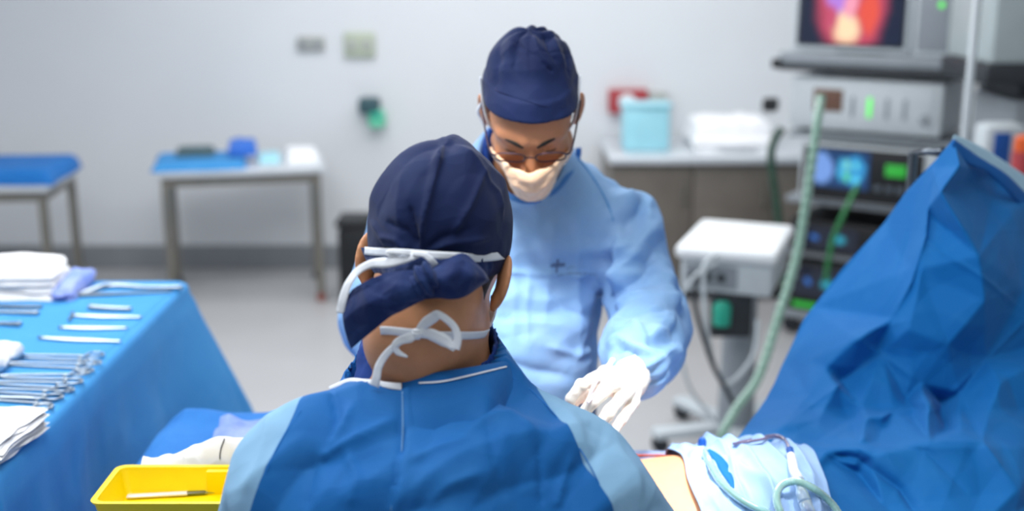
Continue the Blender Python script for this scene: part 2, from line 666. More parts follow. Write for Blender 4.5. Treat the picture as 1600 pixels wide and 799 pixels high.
M = dict(
    drape=fabric('drape_blue', '0068b0', pale='2f80c0', pale_amt=0.3, bump=0.22, wr=7),
    drape_dark=fabric('drape_inner', '0960ae', bump=0.2, wr=7),
    drape_back=fabric('drape_reverse', 'a9cfe6', bump=0.2),
    legdrape=fabric('leg_drape_blue', '1a6cb8', pale='3f8ad2', pale_amt=0.3, bump=0.15, wr=6),
    tabledrape=fabric('table_drape_blue', '388ece', pale='56a2da', pale_amt=0.35, bump=0.12, wr=6),
    paledrape=fabric('pale_drape', '95b6e2', pale='b4cbee', pale_amt=0.5, bump=0.3, wr=12),
    gown_front=fabric('gown_light_blue', '86b0de', pale='9cbde6', pale_amt=0.5, bump=0.5, wr=11),
    gown_back=fabric('gown_two_blues', '0b5ea4', col2='86b2d4', attr='m', pale='3378b4', pale_amt=0.25, bump=0.5, wr=9),
    cap=fabric('cap_navy', '091c48', pale='152f62', pale_amt=0.3, bump=0.35, wr=16, sheen=0.08),
    knot=fabric('cap_navy_thin', '0c2356', pale='345288', pale_amt=0.5, bump=0.3, wr=30, sheen=0.1),
    scrub=fabric('scrub_navy', '103a86', bump=0.2),
    towel=fabric('towel_white', 'f0f1f4', bump=0.25, wr=20),
    mask=fabric('mask_warm_bounce', 'f5cfae', bump=0.12, wr=18, trans=0.35),  # peach base: warm lamp light bounced off the skin is put into the colour
    tie=fabric('tie_white', 'e6ecf4', bump=0.1, wr=40),
    lilac=fabric('cloth_lilac', '7a92dc', pale='a9b6ee', pale_amt=0.8, bump=0.4, wr=14),
    film=plain('plastic_film_lilac', 'a8bce8', 0.25, spec=0.6, var=0.15, scale=14, bump=0.4),
    skin_a=plain('skin_face', 'c98b64', 0.45, sss=0.12, var=0.07, scale=30, bump=0.12),
    skin_b=plain('skin_neck', 'c68d66', 0.5, sss=0.1, var=0.08, scale=35, bump=0.15),
    skin_p=plain('skin_patient', 'dfa27a', 0.5, sss=0.1, var=0.05, scale=20),
    iodine=plain('skin_iodine', 'd9653a', 0.5, var=0.15, scale=30),
    hair=plain('hair_black', '1c1614', 0.7, var=0.3, scale=200, bump=0.5),
    glove=plain('latex_glove', 'f2ece2', 0.38, sss=0.08, var=0.03, scale=40, bump=0.15),
    cuff=fabric('knit_cuff', 'c9d8d6', bump=0.2, wr=60),
    steel=plain('instrument_steel', '9aa6b2', 0.28, 1.0, var=0.06, scale=60),
    bright=plain('instrument_bright', 'e6e0ee', 0.25, 0.3, var=0.04),
    dsteel=plain('tool_dark_steel', '6f7780', 0.3, 1.0, var=0.1, scale=40),
    yellow=plain('yellow_plastic', 'f5d800', 0.35, spec=0.5, var=0.03, scale=12),
    black=plain('black_plastic', '15171a', 0.45, var=0.2),
    dark=plain('dark_grey_plastic', '2b3036', 0.5, var=0.15),
    grey=plain('grey_paint', '8b9299', 0.45, var=0.06),
    lgrey=plain('light_grey_paint', 'bfc7cc', 0.4, var=0.04),
    white=plain('white_paint', 'e9edf0', 0.4, var=0.03),
    wall=plain('wall_paint', 'dadde1', 0.6, var=0.015, scale=2),
    base=plain('baseboard_vinyl', '8a8e93', 0.5, var=0.06),
    floor=plain('floor_vinyl', 'b2b2b4', 0.28, var=0.035, scale=3),
    ceil=plain('ceiling_paint', 'e8eaec', 0.8, var=0.01),
    legsteel=plain('table_leg_steel', '8b8880', 0.35, 0.8, var=0.08),
    topsteel=plain('table_top_steel', 'd8dde2', 0.35, 0.5, var=0.05),
    glass=plain('lens_glass', 'ffffff', 0.0, trans=1.0, ior=1.03, var=0.0),
    rim=plain('glasses_rim', '3a2c3a', 0.3, 0.6, var=0.1),
    teal=plain('teal_plastic', '2aa58c', 0.4, var=0.1), green=plain('green_gel', '6fd6b0', 0.3, var=0.1),
    dteal=plain('dispenser_dark', '37565e', 0.5, var=0.1),
    red=plain('red_card', 'a83a40', 0.5, var=0.1), cyan=plain('cyan_plastic', '9fd8e6', 0.3, var=0.06),
    blue=plain('blue_plastic', '2f6cc8', 0.4, var=0.1),
    brown=plain('cabinet_brown', '6b655e', 0.5, var=0.1),
    beige=plain('plate_grey_beige', 'a9aca8', 0.5, var=0.1),
    palegreen=plain('plate_pale_green', 'b4bdaa', 0.5, var=0.1),
    orange=plain('orange_plastic', 'e0602a', 0.4, var=0.1),
    skinred=plain('caster_red', '93524a', 0.5, var=0.1),
    hose=plain('hose_green', '8fb8a6', 0.3, trans=0.35, var=0.08, scale=60),
    suction=plain('suction_tube', 'a8d2c8', 0.12, trans=0.55, ior=1.3, var=0.05, scale=30),
    purple=plain('tubing_purple', '6a5a78', 0.25, trans=0.3, var=0.1),
    dkblue=plain('connector_blue', '1450a0', 0.4, var=0.1),
    clearp=plain('clear_plastic', 'cfe2ee', 0.1, trans=0.7, ior=1.3),
    ink=plain('gown_print', '54658e', 0.7),
    thread=plain('dark_thread', '404048', 0.6),
    led_g=plain('led_green', '60d060', 0.4, emit='50ff50', es=0.7),
    led_dg=plain('led_display_green', '2a8030', 0.4, emit='30c040', es=0.45),
    led_b=plain('led_display_blue', '2060a0', 0.4, emit='2080c0', es=0.5),
)
# ------------------------------------------------------------------ the room
def struct(name, lo, hi, mat):
    return tag(MB().box(lo, hi).build(name, mat), kind='structure')


struct('floor', (-3.6, -0.6, -0.1), (4.2, 7.5, 0), M['floor'])
struct('wall_back', (-3.7, 7.5, -0.1), (4.3, 7.62, 3.4), M['wall'])
struct('wall_left', (-3.72, -0.6, -0.1), (-3.6, 7.5, 3.4), M['wall'])
struct('wall_right', (4.2, -0.6, -0.1), (4.32, 7.5, 3.4), M['wall'])
b = MB().box((-3.6, 7.47, 0), (4.2, 7.5, 0.14)).box((-3.6, 7.478, 0.14), (4.2, 7.5, 0.15))
tag(b.build('baseboard_back', M['base']), kind='structure')
# rubber bumper rail round the wall at table height
tag(MB().box((-3.6, 7.482, 2.02), (4.2, 7.5, 2.032)).build('trim_1', M['white']), kind='structure')


def T(loc, rz=0):
    return Matrix.Translation(Vector(tuple(float(v) for v in loc))) @ Matrix.Rotation(rz, 4, 'Z')


# ---- steel tables against the back wall
def steel_table(loc, rz, w, dpt, h, label, group=None):
    t = thing('steel_table', loc, label, 'table', group)
    m = T(loc, rz)
    MB().box((0, 0, h - 0.035), (w, dpt, h), 0.006, m).build('table_top', M['topsteel'], t)
    MB().box((0.03, 0.03, h - 0.09), (w - 0.03, dpt - 0.03, h - 0.035), 0.003, m).build('apron', M['legsteel'], t)
    for x in (0.05, w - 0.05):
        for y in (0.05, dpt - 0.05):
            l = MB().box((x - 0.022, y - 0.022, 0.05), (x + 0.022, y + 0.022, h - 0.08), 0.004, m).build('leg', M['legsteel'], t)
            MB().lathe([(0.02, 0), (0.028, 0.004), (0.028, 0.03), (0.012, 0.055)], M=m @ Matrix.Translation((x, y, 0)), n=14).build('foot', M['skinred'] if x > 0.2 and y < 0.2 else M['dark'], l)
    return t, m


t1, m1 = steel_table((-1.98, 6.50, 0), math.radians(12), 0.94, 0.62, 0.80, 'long bare steel table with a light top against the far wall')
t2, m2 = steel_table((-3.40, 6.05, 0), math.radians(4), 0.98, 0.62, 0.80, 'steel table under a small blue cloth at the far left wall corner')


def folded_cloth(name, m, lo, hi, z, mat, label, cat, amp=0.006, drop=0.0, seed=3, n=30, layers=1):
    """a folded cloth lying on a table: layered rounded slab with soft waves"""
    root = None
    for k in range(layers):
        u = np.linspace(0, 1, n)
        U, W = np.meshgrid(u, u, indexing='ij')
        X = lo[0] + (hi[0] - lo[0]) * U + 0.004 * np.sin(W * 9 + seed + k)
        Y = lo[1] + (hi[1] - lo[1]) * W + 0.004 * np.sin(U * 8 + seed * 2 + k * 1.3)
        edge = np.minimum.reduce([U, 1 - U, W, 1 - W])
        hgt = (hi[2] - lo[2]) * (k + 1) / layers
        Z = z + 0.002 + hgt * np.clip(edge / 0.06, 0, 1) ** 0.5 + np.abs(crumple(np.stack([X, Y, 0 * X], -1).reshape(-1, 3) * 1.0, 0.08, amp, seed + k).reshape(X.shape)) * np.clip(edge / 0.1, 0, 1)
        G = np.stack([X, Y, Z], -1)
        Gw = np.array([[tuple(m @ Vector(tuple(q))) for q in row] for row in G])
        bot = Gw.copy(); bot[..., 2] = z + 0.001 + hgt * k / layers * 0.9
        V1, F1 = grid_mesh(Gw)
        V2, _ = grid_mesh(bot)
        i = np.arange(n * n).reshape(n, n)
        FF = [F1[:, ::-1] * 1, F1 + n * n]
        for e, fl in ((i[0], 0), (i[-1], 1), (i[:, 0], 1), (i[:, -1], 0)):
            q = np.stack([e[:-1], e[:-1] + n * n, e[1:] + n * n, e[1:]], 1)
            FF.append(q if fl else q[:, ::-1])
        o = mk(name if k == 0 else 'fold', np.concatenate([V1, V2]), np.concatenate(FF), mat, root)
        if k == 0:
            root = o
            tag(o, label, cat)
    return root


folded_cloth('blue_cloth', m1, (-0.02, 0.0, 0), (0.50, 0.55, 0.03), 0.80, M['tabledrape'], 'pale blue folded cloth spread over one end of the long steel table', 'cloth')
folded_cloth('dark_cloth', m1, (0.10, 0.30, 0), (0.32, 0.52, 0.03), 0.838, M['dteal'], 'dark flat pack lying on the pale blue cloth on the long steel table', 'pack', 0.004, seed=9)
folded_cloth('blue_bundle', m1, (0.40, 0.22, 0), (0.56, 0.42, 0.07), 0.842, M['blue'], 'deep blue wrapped bundle on the long steel table', 'bundle', 0.02, seed=5)
folded_cloth('clear_pack', m1, (0.57, 0.18, 0), (0.69, 0.42, 0.035), 0.80, M['cyan'], 'clear pale cyan packet beside the deep blue bundle', 'packet', 0.012, seed=12)
folded_cloth('white_pack', m1, (0.73, 0.16, 0), (0.91, 0.48, 0.05), 0.80, M['towel'], 'white folded pack at the bare end of the long steel table', 'pack', 0.012, seed=15)
folded_cloth('blue_cloth', m2, (0.36, 0.0, 0), (1.0, 0.6, 0.075), 0.80, M['legdrape'], 'thick blue folded cloth on the smaller steel table at the far left', 'cloth', 0.01, seed=2)

# ---- black bin behind the near person
bl = P(540, 460, Y=6.5); bl = (-0.90, 6.75, 0)
t = thing('waste_bin', bl, 'black waste bin standing by the far wall beside the long steel table', 'bin')
MB().box((bl[0] - 0.10, 6.62, 0.0), (bl[0] + 0.13, 6.88, 0.46), 0.03).build('bin_body', M['black'], t)
MB().box((bl[0] - 0.11, 6.61, 0.46), (bl[0] + 0.14, 6.89, 0.50), 0.015).build('lid', M['black'], t)


# ---- plates and dispenser on the back wall
def plate(px, py, w, h, mat, label, cat, name, dark):
    c = P(px, py, Y=7.49)
    o = MB().box((c[0] - w / 2, 7.47, c[2] - h / 2), (c[0] + w / 2, 7.5, c[2] + h / 2), 0.006).build(name, mat)
    tag(o, label, cat)
    for k in (-1, 1):
        MB().box((c[0] + k * w * 0.24 - w * 0.13, 7.464, c[2] - h * 0.22), (c[0] + k * w * 0.24 + w * 0.13, 7.471, c[2] + h * 0.22), 0.002).build('socket', dark, o)
    return o


plate(486, 68, 0.17, 0.085, M['beige'], 'low grey socket plate on the far wall', 'socket plate', 'socket_plate', M['grey'])
plate(562, 70, 0.19, 0.15, M['palegreen'], 'taller pale green socket plate on the far wall', 'socket plate', 'socket_plate', M['beige'])
c = P(580, 166, Y=7.45)
t = thing('hand_gel_dispenser', (c[0], 7.5, c[2] - 0.12), 'dark teal hand gel dispenser with a green bottle on the far wall', 'dispenser')
MB().box((c[0] - 0.075, 7.38, c[2] - 0.045), (c[0] + 0.055, 7.5, c[2] + 0.055), 0.02).build('housing', M['dteal'], t)
MB().lathe([(0.01, -0.14), (0.05, -0.135), (0.055, -0.12), (0.055, -0.05), (0.035, -0.03), (0.02, -0.02)], (c[0] + 0.035, 7.43, c[2] + 0.01), 20).build('bottle', M['green'], t)
MB().box((c[0] + 0.0, 7.365, c[2] - 0.065), (c[0] + 0.07, 7.40, c[2] - 0.03), 0.006).build('lever', M['teal'], t)

# ---- counter with cabinets behind the facing person
cl, cr = 0.55, 2.45
t = thing('counter_cabinet', ((cl + cr) / 2, 6.9, 0), 'brown grey cabinet run with a pale worktop against the far wall', 'cabinet')
MB().box((cl + 0.02, 6.72, 0.08), (cr - 0.02, 7.46, 0.82), 0.004).build('body', M['brown'], t)
MB().box((cl + 0.05, 6.78, 0.0), (cr - 0.05, 7.4, 0.08)).build('plinth', M['dark'], t)
MB().box((cl, 6.66, 0.82), (cr, 7.46, 0.865), 0.008).build('worktop', M['topsteel'], t)
nd = 4
for k in range(nd):
    x0 = cl + 0.03 + k * (cr - cl - 0.06) / nd
    x1 = x0 + (cr - cl - 0.06) / nd - 0.012
    d = MB().box((x0, 6.70, 0.10), (x1, 6.72, 0.80), 0.003).build('door', M['brown'], t)
    MB().tube([(x1 - 0.05, 6.70, 0.58), (x1 - 0.05, 6.67, 0.58), (x1 - 0.05, 6.67, 0.72), (x1 - 0.05, 6.70, 0.72)], 0.006).build('handle', M['legsteel'], d)
# things on the counter
c = P(1006, 250, Y=6.95)
t = thing('cyan_container', (c[0], 6.95, 0.866), 'pale cyan plastic container standing on the far worktop', 'container')
MB().box((c[0] - 0.135, 6.84, 0.867), (c[0] + 0.135, 7.04, 1.12), 0.02).build('container_body', M['cyan'], t)
MB().box((c[0] - 0.145, 6.83, 1.12), (c[0] + 0.145, 7.05, 1.14), 0.008).build('lid', M['cyan'], t)
c = P(987, 165, Y=7.2)
t = thing('red_glove_box', (c[0], 7.47, c[2] - 0.08), 'red box fixed to the far wall above the cyan container', 'box')
MB().box((c[0] - 0.12, 7.40, c[2] - 0.075), (c[0] + 0.12, 7.5, c[2] + 0.07), 0.006).build('box_body', M['red'], t)
MB().lathe([(0.05, 0), (0.052, 0.004), (0.03, 0.005)], (c[0] - 0.01, 7.398, c[2]), 20, Matrix.Rotation(math.pi / 2, 4, 'X')).build('opening', M['white'], t)
c = P(1034, 170, Y=7.2)
t = thing('grey_dispenser_box', (c[0], 7.47, c[2] - 0.08), 'grey green box fixed to the far wall beside the red box', 'box')
MB().box((c[0] - 0.055, 7.40, c[2] - 0.1), (c[0] + 0.06, 7.5, c[2] + 0.07), 0.006).build('box_body', M['beige'], t)
MB().box((c[0] - 0.035, 7.392, c[2] - 0.09), (c[0] + 0.04, 7.402, c[2] - 0.05), 0.002).build('slot', M['dteal'], t)
c = P(1138, 225, Y=6.95)
o = folded_cloth('white_bundle', T((c[0] - 0.22, 6.82, 0)), (0, 0, 0), (0.46, 0.42, 0.16), 0.866, M['towel'], 'large white cloth bundle on the far worktop', 'cloth bundle', 0.03, seed=21, layers=2)

# ---- white electrosurgery unit on its stand
c = P(1150, 360, Y=4.62)
bx, by = c[0], 4.62
t = thing('surgical_unit_stand', (bx, by, 0), 'white topped unit on a grey column stand with hanging hoses', 'medical stand')
m = T((bx, by, 0), math.radians(-20))
MB().box((-0.19, -0.26, 0.83), (0.2, 0.26, 0.885), 0.022, m, 3).build('top_tray', M['white'], t)
MB().box((-0.17, -0.23, 0.70), (0.18, 0.23, 0.83), 0.012, m).build('unit_case', M['lgrey'], t)
MB().box((-0.15, -0.236, 0.72), (0.05, -0.228, 0.81), 0.003, m).build('front_panel', M['grey'], t)
for k in range(3):
    MB().lathe([(0.016, 0), (0.016, 0.014), (0.012, 0.018)], (0, 0, 0), 16, m @ Matrix.Translation((-0.12 + k * 0.055, -0.236, 0.765)) @ Matrix.Rotation(math.pi / 2, 4, 'X')).build('knob', M['dark'], t)
MB().lathe([(0.078, 0.08), (0.075, 0.15), (0.068, 0.45), (0.065, 0.70)], (bx + 0.03, by - 0.02, 0), 28).build('column', M['grey'], t)
for k in range(5):
    a = math.radians(72 * k + 195)
    l = MB().box((0.0, -0.04, 0.06), (0.36, 0.04, 0.10), 0.015, T((bx + 0.03, by - 0.02, 0), a)).build('leg', M['lgrey'], t)
    w = T((bx + 0.03, by - 0.02, 0), a) @ Matrix.Translation((0.33, 0, 0.035)) @ Matrix.Rotation(math.pi / 2, 4, 'X')
    MB().lathe([(0.01, -0.022), (0.032, -0.02), (0.035, 0), (0.032, 0.02), (0.01, 0.022)], M=w, n=18).build('caster', M['dark'], l)
c2 = P(1128, 490, Y=4.4)
MB().lathe([(0.02, -0.05), (0.034, -0.045), (0.036, 0.03), (0.02, 0.05)], tuple(c2), 20).build('green_knob', M['teal'], t)
MB().box((c2[0] - 0.04, 4.4, c2[2] - 0.1), (c2[0] + 0.12, 4.46, c2[2] + 0.08), 0.012).build('bracket', M['dark'], t)


def hose(name, pts, r, mat, label=None, cat='hose', n=10, parent=None):
    S = spline([P(p[0], p[1], Y=p[2]) for p in pts], 10)
    o = MB().tube(S, r, n).build(name, mat, parent, True)
    if label: tag(o, label, cat)
    return o


hose('power_cable', [(1095, 430, 4.36), (1085, 470, 4.3), (1110, 560, 4.25), (1135, 610, 4.25), (1150, 640, 4.3)], 0.010, M['dark'], parent=t)
hose('looped_cable', [(1120, 400, 4.38), (1100, 420, 4.33), (1105, 520, 4.28), (1130, 600, 4.28), (1175, 560, 4.3), (1185, 500, 4.33)], 0.009, M['lgrey'], parent=t)
hose('white_cable', [(1120, 410, 4.36), (1078, 440, 4.3), (1060, 500, 4.3), (1075, 600, 4.3), (1120, 660, 4.35)], 0.007, M['lgrey'], parent=t)

# ---- video tower
L0 = np.array([1.40, 6.1]); rzT = math.radians(-33)
mt = T((L0[0], L0[1], 0), rzT)
t = thing('video_tower', tuple(mt @ Vector((0.45, 0.27, 0))), 'tall grey rolling equipment tower loaded with screens and units', 'equipment trolley')
MB().box((0.0, 0.0, 0.10), (0.9, 0.55, 0.15), 0.012, mt).build('base', M['grey'], t)
for x in (0.07, 0.83):
    for y in (0.08, 0.48):
        MB().lathe([(0.01, -0.02), (0.045, -0.018), (0.05, 0), (0.045, 0.018), (0.01, 0.02)], M=mt @ Matrix.Translation((x, y, 0.05)) @ Matrix.Rotation(math.pi / 2, 4, 'X'), n=18).build('caster', M['dark'], t)
for x in (0.02, 0.84):
    MB().box((x, 0.45, 0.15), (x + 0.05, 0.53, 1.44), 0.006, mt).build('post', M['lgrey'], t)
for z0 in (0.44, 0.72, 1.065):
    MB().box((0.02, 0.02, z0), (0.88, 0.52, z0 + 0.03), 0.005, mt).build('shelf', M['grey'], t)
MB().box((-0.04, -0.03, 1.43), (0.93, 0.56, 1.495), 0.012, mt).build('top_shelf', M['grey'], t)
MB().box((-0.03, -0.05, 1.405), (0.93, -0.02, 1.44), 0.006, mt).build('front_rail', M['dark'], t)
MB().box((0.9, -0.055, 1.39), (0.97, 0.0, 1.46), 0.012, mt).build('corner_bumper', M['black'], t)
MB().box((-0.07, -0.055, 1.41), (-0.02, 0.0, 1.46), 0.012, mt).build('corner_bumper', M['black'], t)
MB().box((0.96, 0.02, 1.40), (1.0, 0.56, 1.45), 0.01, mt).build('side_rail', M['lgrey'], t)


def screen_mat(name, kind, org, w, h):
    """picture on a screen, laid out in the screen's own metres"""
    m = bpy.data.materials.new(name)
    nt, b = nodes(m)
    L = nt.links.new
    at = nt.nodes.new('ShaderNodeAttribute'); at.attribute_name = 'su'
    av = nt.nodes.new('ShaderNodeAttribute'); av.attribute_name = 'sv'
    cb = nt.nodes.new('ShaderNodeCombineXYZ'); L(at.outputs['Fac'], cb.inputs[0]); L(av.outputs['Fac'], cb.inputs[1])
    b.inputs['Roughness'].default_value = 0.2
    b.inputs['Emission Strength'].default_value = 1.15
    base = nt.nodes.new('ShaderNodeRGB')
    if kind == 'scope':
        blobs = [((0.50, 0.55), (0.42, 0.85), 'b8405a', 0.35), ((0.36, 0.60), (0.15, 0.35), 'b07ad8', 0.5), ((0.46, 0.20), (0.17, 0.30), 'ffd9b0', 0.6),
                 ((0.68, 0.40), (0.12, 0.36), 'e0503c', 0.5), ((0.50, 0.48), (0.10, 0.22), 'f09ab0', 0.6), ((0.74, 0.68), (0.12, 0.11), 'b4ecff', 0.3),
                 ((0.55, 0.85), (0.1, 0.12), '603a80', 0.6), ((0.30, 0.32), (0.08, 0.2), 'c04a68', 0.6)]
        bg = '04122e'
    elif kind == 'vent':
        blobs = [((0.2, 0.5), (0.24, 0.48), '6f96d8', 0.3), ((0.55, 0.5), (0.1, 0.4), '3fa8d8', 0.5), ((0.75, 0.5), (0.22, 0.46), '2f8fc8', 0.3),
                 ((0.62, 0.62), (0.07, 0.2), '70c8c0', 0.5), ((0.78, 0.62), (0.06, 0.15), '60d0e0', 0.5), ((0.64, 0.3), (0.05, 0.16), '58c890', 0.5), ((0.8, 0.25), (0.08, 0.12), '58d0f0', 0.5)]
        bg = '123a68'
    else:
        blobs = [((0.3, 0.5), (0.1, 0.2), '2060b0', 0.6), ((0.7, 0.5), (0.16, 0.3), '1a90a8', 0.7)]
        bg = '061022'
    base.outputs[0].default_value = lin(bg)
    cur = base.outputs[0]
    nz = nt.nodes.new('ShaderNodeTexNoise'); nz.inputs['Scale'].default_value = 4; nz.inputs['Detail'].default_value = 3
    L(cb.outputs[0], nz.inputs['Vector'])
    ns = nt.nodes.new('ShaderNodeVectorMath'); ns.operation = 'MULTIPLY_ADD'
    ns.inputs[1].default_value = (0.14, 0.14, 0); 
    L(nz.outputs['Color'], ns.inputs[0]); L(cb.outputs[0], ns.inputs[2])
    of = nt.nodes.new('ShaderNodeVectorMath'); of.operation = 'ADD'; of.inputs[1].default_value = (-0.07, -0.07, 0)
    L(ns.outputs[0], of.inputs[0])
    for (c, r, col, soft) in blobs:
        s = nt.nodes.new('ShaderNodeVectorMath'); s.operation = 'SUBTRACT'; s.inputs[1].default_value = (c[0], c[1], 0)
        L(of.outputs[0], s.inputs[0])
        d = nt.nodes.new('ShaderNodeVectorMath'); d.operation = 'DIVIDE'; d.inputs[1].default_value = (r[0], r[1], 1)
        L(s.outputs[0], d.inputs[0])
        ln = nt.nodes.new('ShaderNodeVectorMath'); ln.operation = 'LENGTH'; L(d.outputs[0], ln.inputs[0])
        mr = nt.nodes.new('ShaderNodeMapRange'); mr.interpolation_type = 'SMOOTHSTEP'
        mr.inputs['From Min'].default_value = 1.0; mr.inputs['From Max'].default_value = 1.0 - soft
        L(ln.outputs['Value'], mr.inputs['Value'])
        mx = nt.nodes.new('ShaderNodeMix'); mx.data_type = 'RGBA'
        L(mr.outputs['Result'], mx.inputs[0]); L(cur, mx.inputs[6]); mx.inputs[7].default_value = lin(col)
        cur = mx.outputs[2]
    L(cur, b.inputs['Emission Color'])
    b.inputs['Base Color'].default_value = (0.01, 0.01, 0.015, 1)
    return m


def screen(name, m, x0, x1, y, z0, z1, kind, parent):
    G = [(x0, y, z0), (x1, y, z0), (x1, y, z1), (x0, y, z1), (x0, y + 0.004, z0), (x1, y + 0.004, z0), (x1, y + 0.004, z1), (x0, y + 0.004, z1)]
    V = np.array([tuple(m @ Vector(g)) for g in G])
    su = [0, 1, 1, 0] * 2; sv = [0, 0, 1, 1] * 2
    return mk(name, V, [(0, 1, 2, 3), (5, 4, 7, 6), (0, 4, 5, 1), (3, 2, 6, 7), (1, 5, 6, 2), (0, 3, 7, 4)], screen_mat(name, kind, None, 1, 1), parent, False, {'su': su, 'sv': sv})


def tw(name, lo, label, cat):
    return thing(name, tuple(mt @ Vector(lo)), label, cat)


# video monitor on the top shelf
t = tw('video_monitor', (0.3, 0.1, 1.496), 'grey framed monitor showing a pink and orange camera image, on the tower top shelf', 'monitor')
MB().box((0.02, 0.0, 1.505), (0.60, 0.06, 1.98), 0.012, mt).build('screen_frame', M['lgrey'], t)
MB().box((0.04, -0.004, 1.53), (0.575, 0.004, 1.95), 0.002, mt).build('screen_border', M['dark'], t)
screen('screen', mt, 0.06, 0.56, -0.007, 1.545, 1.94, 'scope', t)
MB().box((0.22, 0.06, 1.497), (0.46, 0.2, 1.535), 0.006, mt).build('monitor_foot', M['grey'], t)
# speaker-like unit beside it
t = tw('recorder_unit', (0.77, 0.25, 1.496), 'tall pale grey unit with a small green light beside the video monitor', 'medical unit')
MB().box((0.615, 0.0, 1.497), (0.925, 0.46, 2.05), 0.012, mt).build('unit_case', M['lgrey'], t)
MB().box((0.63, -0.004, 1.52), (0.80, 0.004, 2.0), 0.004, mt).build('front_panel', M['grey'], t)
MB().lathe([(0.014, 0), (0.014, 0.004), (0.01, 0.006)], M=mt @ Matrix.Translation((0.735, -0.004, 1.74)) @ Matrix.Rotation(math.pi / 2, 4, 'X'), n=16).build('indicator_light', M['led_g'], t)
for k in range(7):
    MB().box((0.855, -0.003, 1.60 + k * 0.045), (0.885, 0.002, 1.63 + k * 0.045), 0.001, mt).build('marking', M['dark'], t)
# white unit on the second shelf
t = tw('insufflator_unit', (0.4, 0.2, 1.097), 'wide white unit with a small brown display on the upper tower shelf', 'medical unit')
MB().box((0.03, -0.01, 1.115), (0.78, 0.42, 1.375), 0.014, mt).build('unit_case', M['lgrey'], t)
for x in (0.1, 0.7):
    for y in (0.05, 0.35):
        MB().lathe([(0.02, 1.096), (0.018, 1.116)], M=mt @ Matrix.Translation((x, y, 0)), n=12).build('foot', M['dark'], t)
MB().box((0.06, -0.016, 1.14), (0.74, -0.008, 1.35), 0.003, mt).build('front_panel', M['lgrey'], t)
MB().box((0.15, -0.02, 1.21), (0.30, -0.014, 1.32), 0.002, mt).build('display', plain('display_brown', '5a4238', 0.3, emit='6a5040', es=0.25, var=0.2, scale=30), t)
for k in range(4):
    MB().box((0.34 + k * 0.085, -0.02, 1.19), (0.36 + k * 0.085, -0.014, 1.29), 0.002, mt).build('key_strip', M['led_g'] if k == 1 else M['grey'], t)
MB().lathe([(0.022, 0), (0.022, 0.015), (0.014, 0.02)], M=mt @ Matrix.Translation((0.70, -0.016, 1.2)) @ Matrix.Rotation(math.pi / 2, 4, 'X'), n=18).build('knob', M['grey'], t)
# patient monitor with a blue screen
t = tw('patient_monitor', (0.35, 0.2, 0.752), 'black faced monitor with a bright blue screen on the middle tower shelf', 'monitor')
MB().box((0.10, -0.02, 0.755), (0.78, 0.40, 1.045), 0.012, mt).build('monitor_case', M['lgrey'], t)
MB().box((0.12, -0.028, 0.765), (0.72, -0.018, 1.035), 0.003, mt).build('bezel', M['black'], t)
screen('screen', mt, 0.16, 0.46, -0.032, 0.83, 1.02, 'vent', t)
MB().box((0.54, -0.032, 0.91), (0.64, -0.026, 0.97), 0.002, mt).build('green_display', M['led_dg'], t)
for k in range(4):
    MB().box((0.49 + k * 0.055, -0.032, 0.83), (0.525 + k * 0.055, -0.026, 0.86), 0.002, mt).build('key', M['dsteel'], t)
# dark units lower
t = tw('light_source_unit', (0.35, 0.2, 0.472), 'black unit with blue green lights on the tower shelf below the blue screen', 'medical unit')
MB().box((0.06, 0.0, 0.472), (0.80, 0.42, 0.64), 0.01, mt).build('unit_case', M['black'], t)
screen('display', mt, 0.10, 0.42, -0.004, 0.50, 0.61, 'low', t)
t = tw('printer_unit', (0.35, 0.2, 0.152), 'black unit with dim blue lights at the bottom of the tower', 'medical unit')
MB().box((0.06, 0.0, 0.152), (0.80, 0.42, 0.42), 0.01, mt).build('unit_case', M['black'], t)
screen('display', mt, 0.10, 0.35, -0.004, 0.24, 0.39, 'low', t)
MB().box((0.10, -0.006, 0.17), (0.3, 0.0, 0.2), 0.002, mt).build('green_strip', M['led_dg'], t)
hose('green_cable', [(1340, 290, 5.55), (1318, 335, 5.5), (1300, 380, 5.5), (1290, 440, 5.5)], 0.012, plain('cable_green', '2f7a48', 0.4, var=0.1), 'green cable hanging in front of the black tower units', 'cable')
hose('side_cables', [(1222, 200, 5.9), (1205, 240, 5.9), (1215, 330, 5.9), (1225, 450, 5.9)], 0.02, plain('cable_dark_green', '2c4a3c', 0.5, var=0.2), 'dark green bundled cables beside the tower', 'cable')
o = MB().box((-0.13, 0.0, 1.18), (-0.06, 0.08, 1.25), 0.015, mt).build('black_clamp', M['black']); tag(o, 'small black clamp at the upper side of the tower', 'clamp')

# ---- infusion pole and anaesthesia column on the right
px = P(1517, 110, Y=4.0)
t = thing('infusion_pole', (px[0], 4.0, 0), 'thin steel infusion pole in front of the tower, behind the blue tent drape', 'pole')
MB().tube([(px[0], 4.0, 0.06), (px[0], 4.0, 2.3)], 0.014, 12).build('pole', M['lgrey'], t, True)
for k in range(5):
    a = math.radians(72 * k + 20)
    MB().tube([(px[0], 4.0, 0.09), (px[0] + 0.18 * math.cos(a), 4.0 + 0.18 * math.sin(a), 0.014)], 0.014, 10).build('leg', M['dsteel'], t, True)
for k in (-1, 1):
    MB().tube(spline([(px[0], 4.0, 2.28), (px[0] + 0.09 * k, 4.0, 2.28), (px[0] + 0.11 * k, 4.0, 2.34)], 6), 0.005, 8).build('hook', M['dsteel'], t, True)
c = P(1590, 60, Y=4.95)
t = thing('anaesthesia_machine', (c[0] + 0.25, 5.15, 0), 'large pale grey green machine cabinet at the side of the tower', 'medical machine')
MB().box((c[0] + 0.02, 4.95, 0.12), (c[0] + 0.6, 5.42, 1.38), 0.02).build('cabinet_body', M['grey'], t)
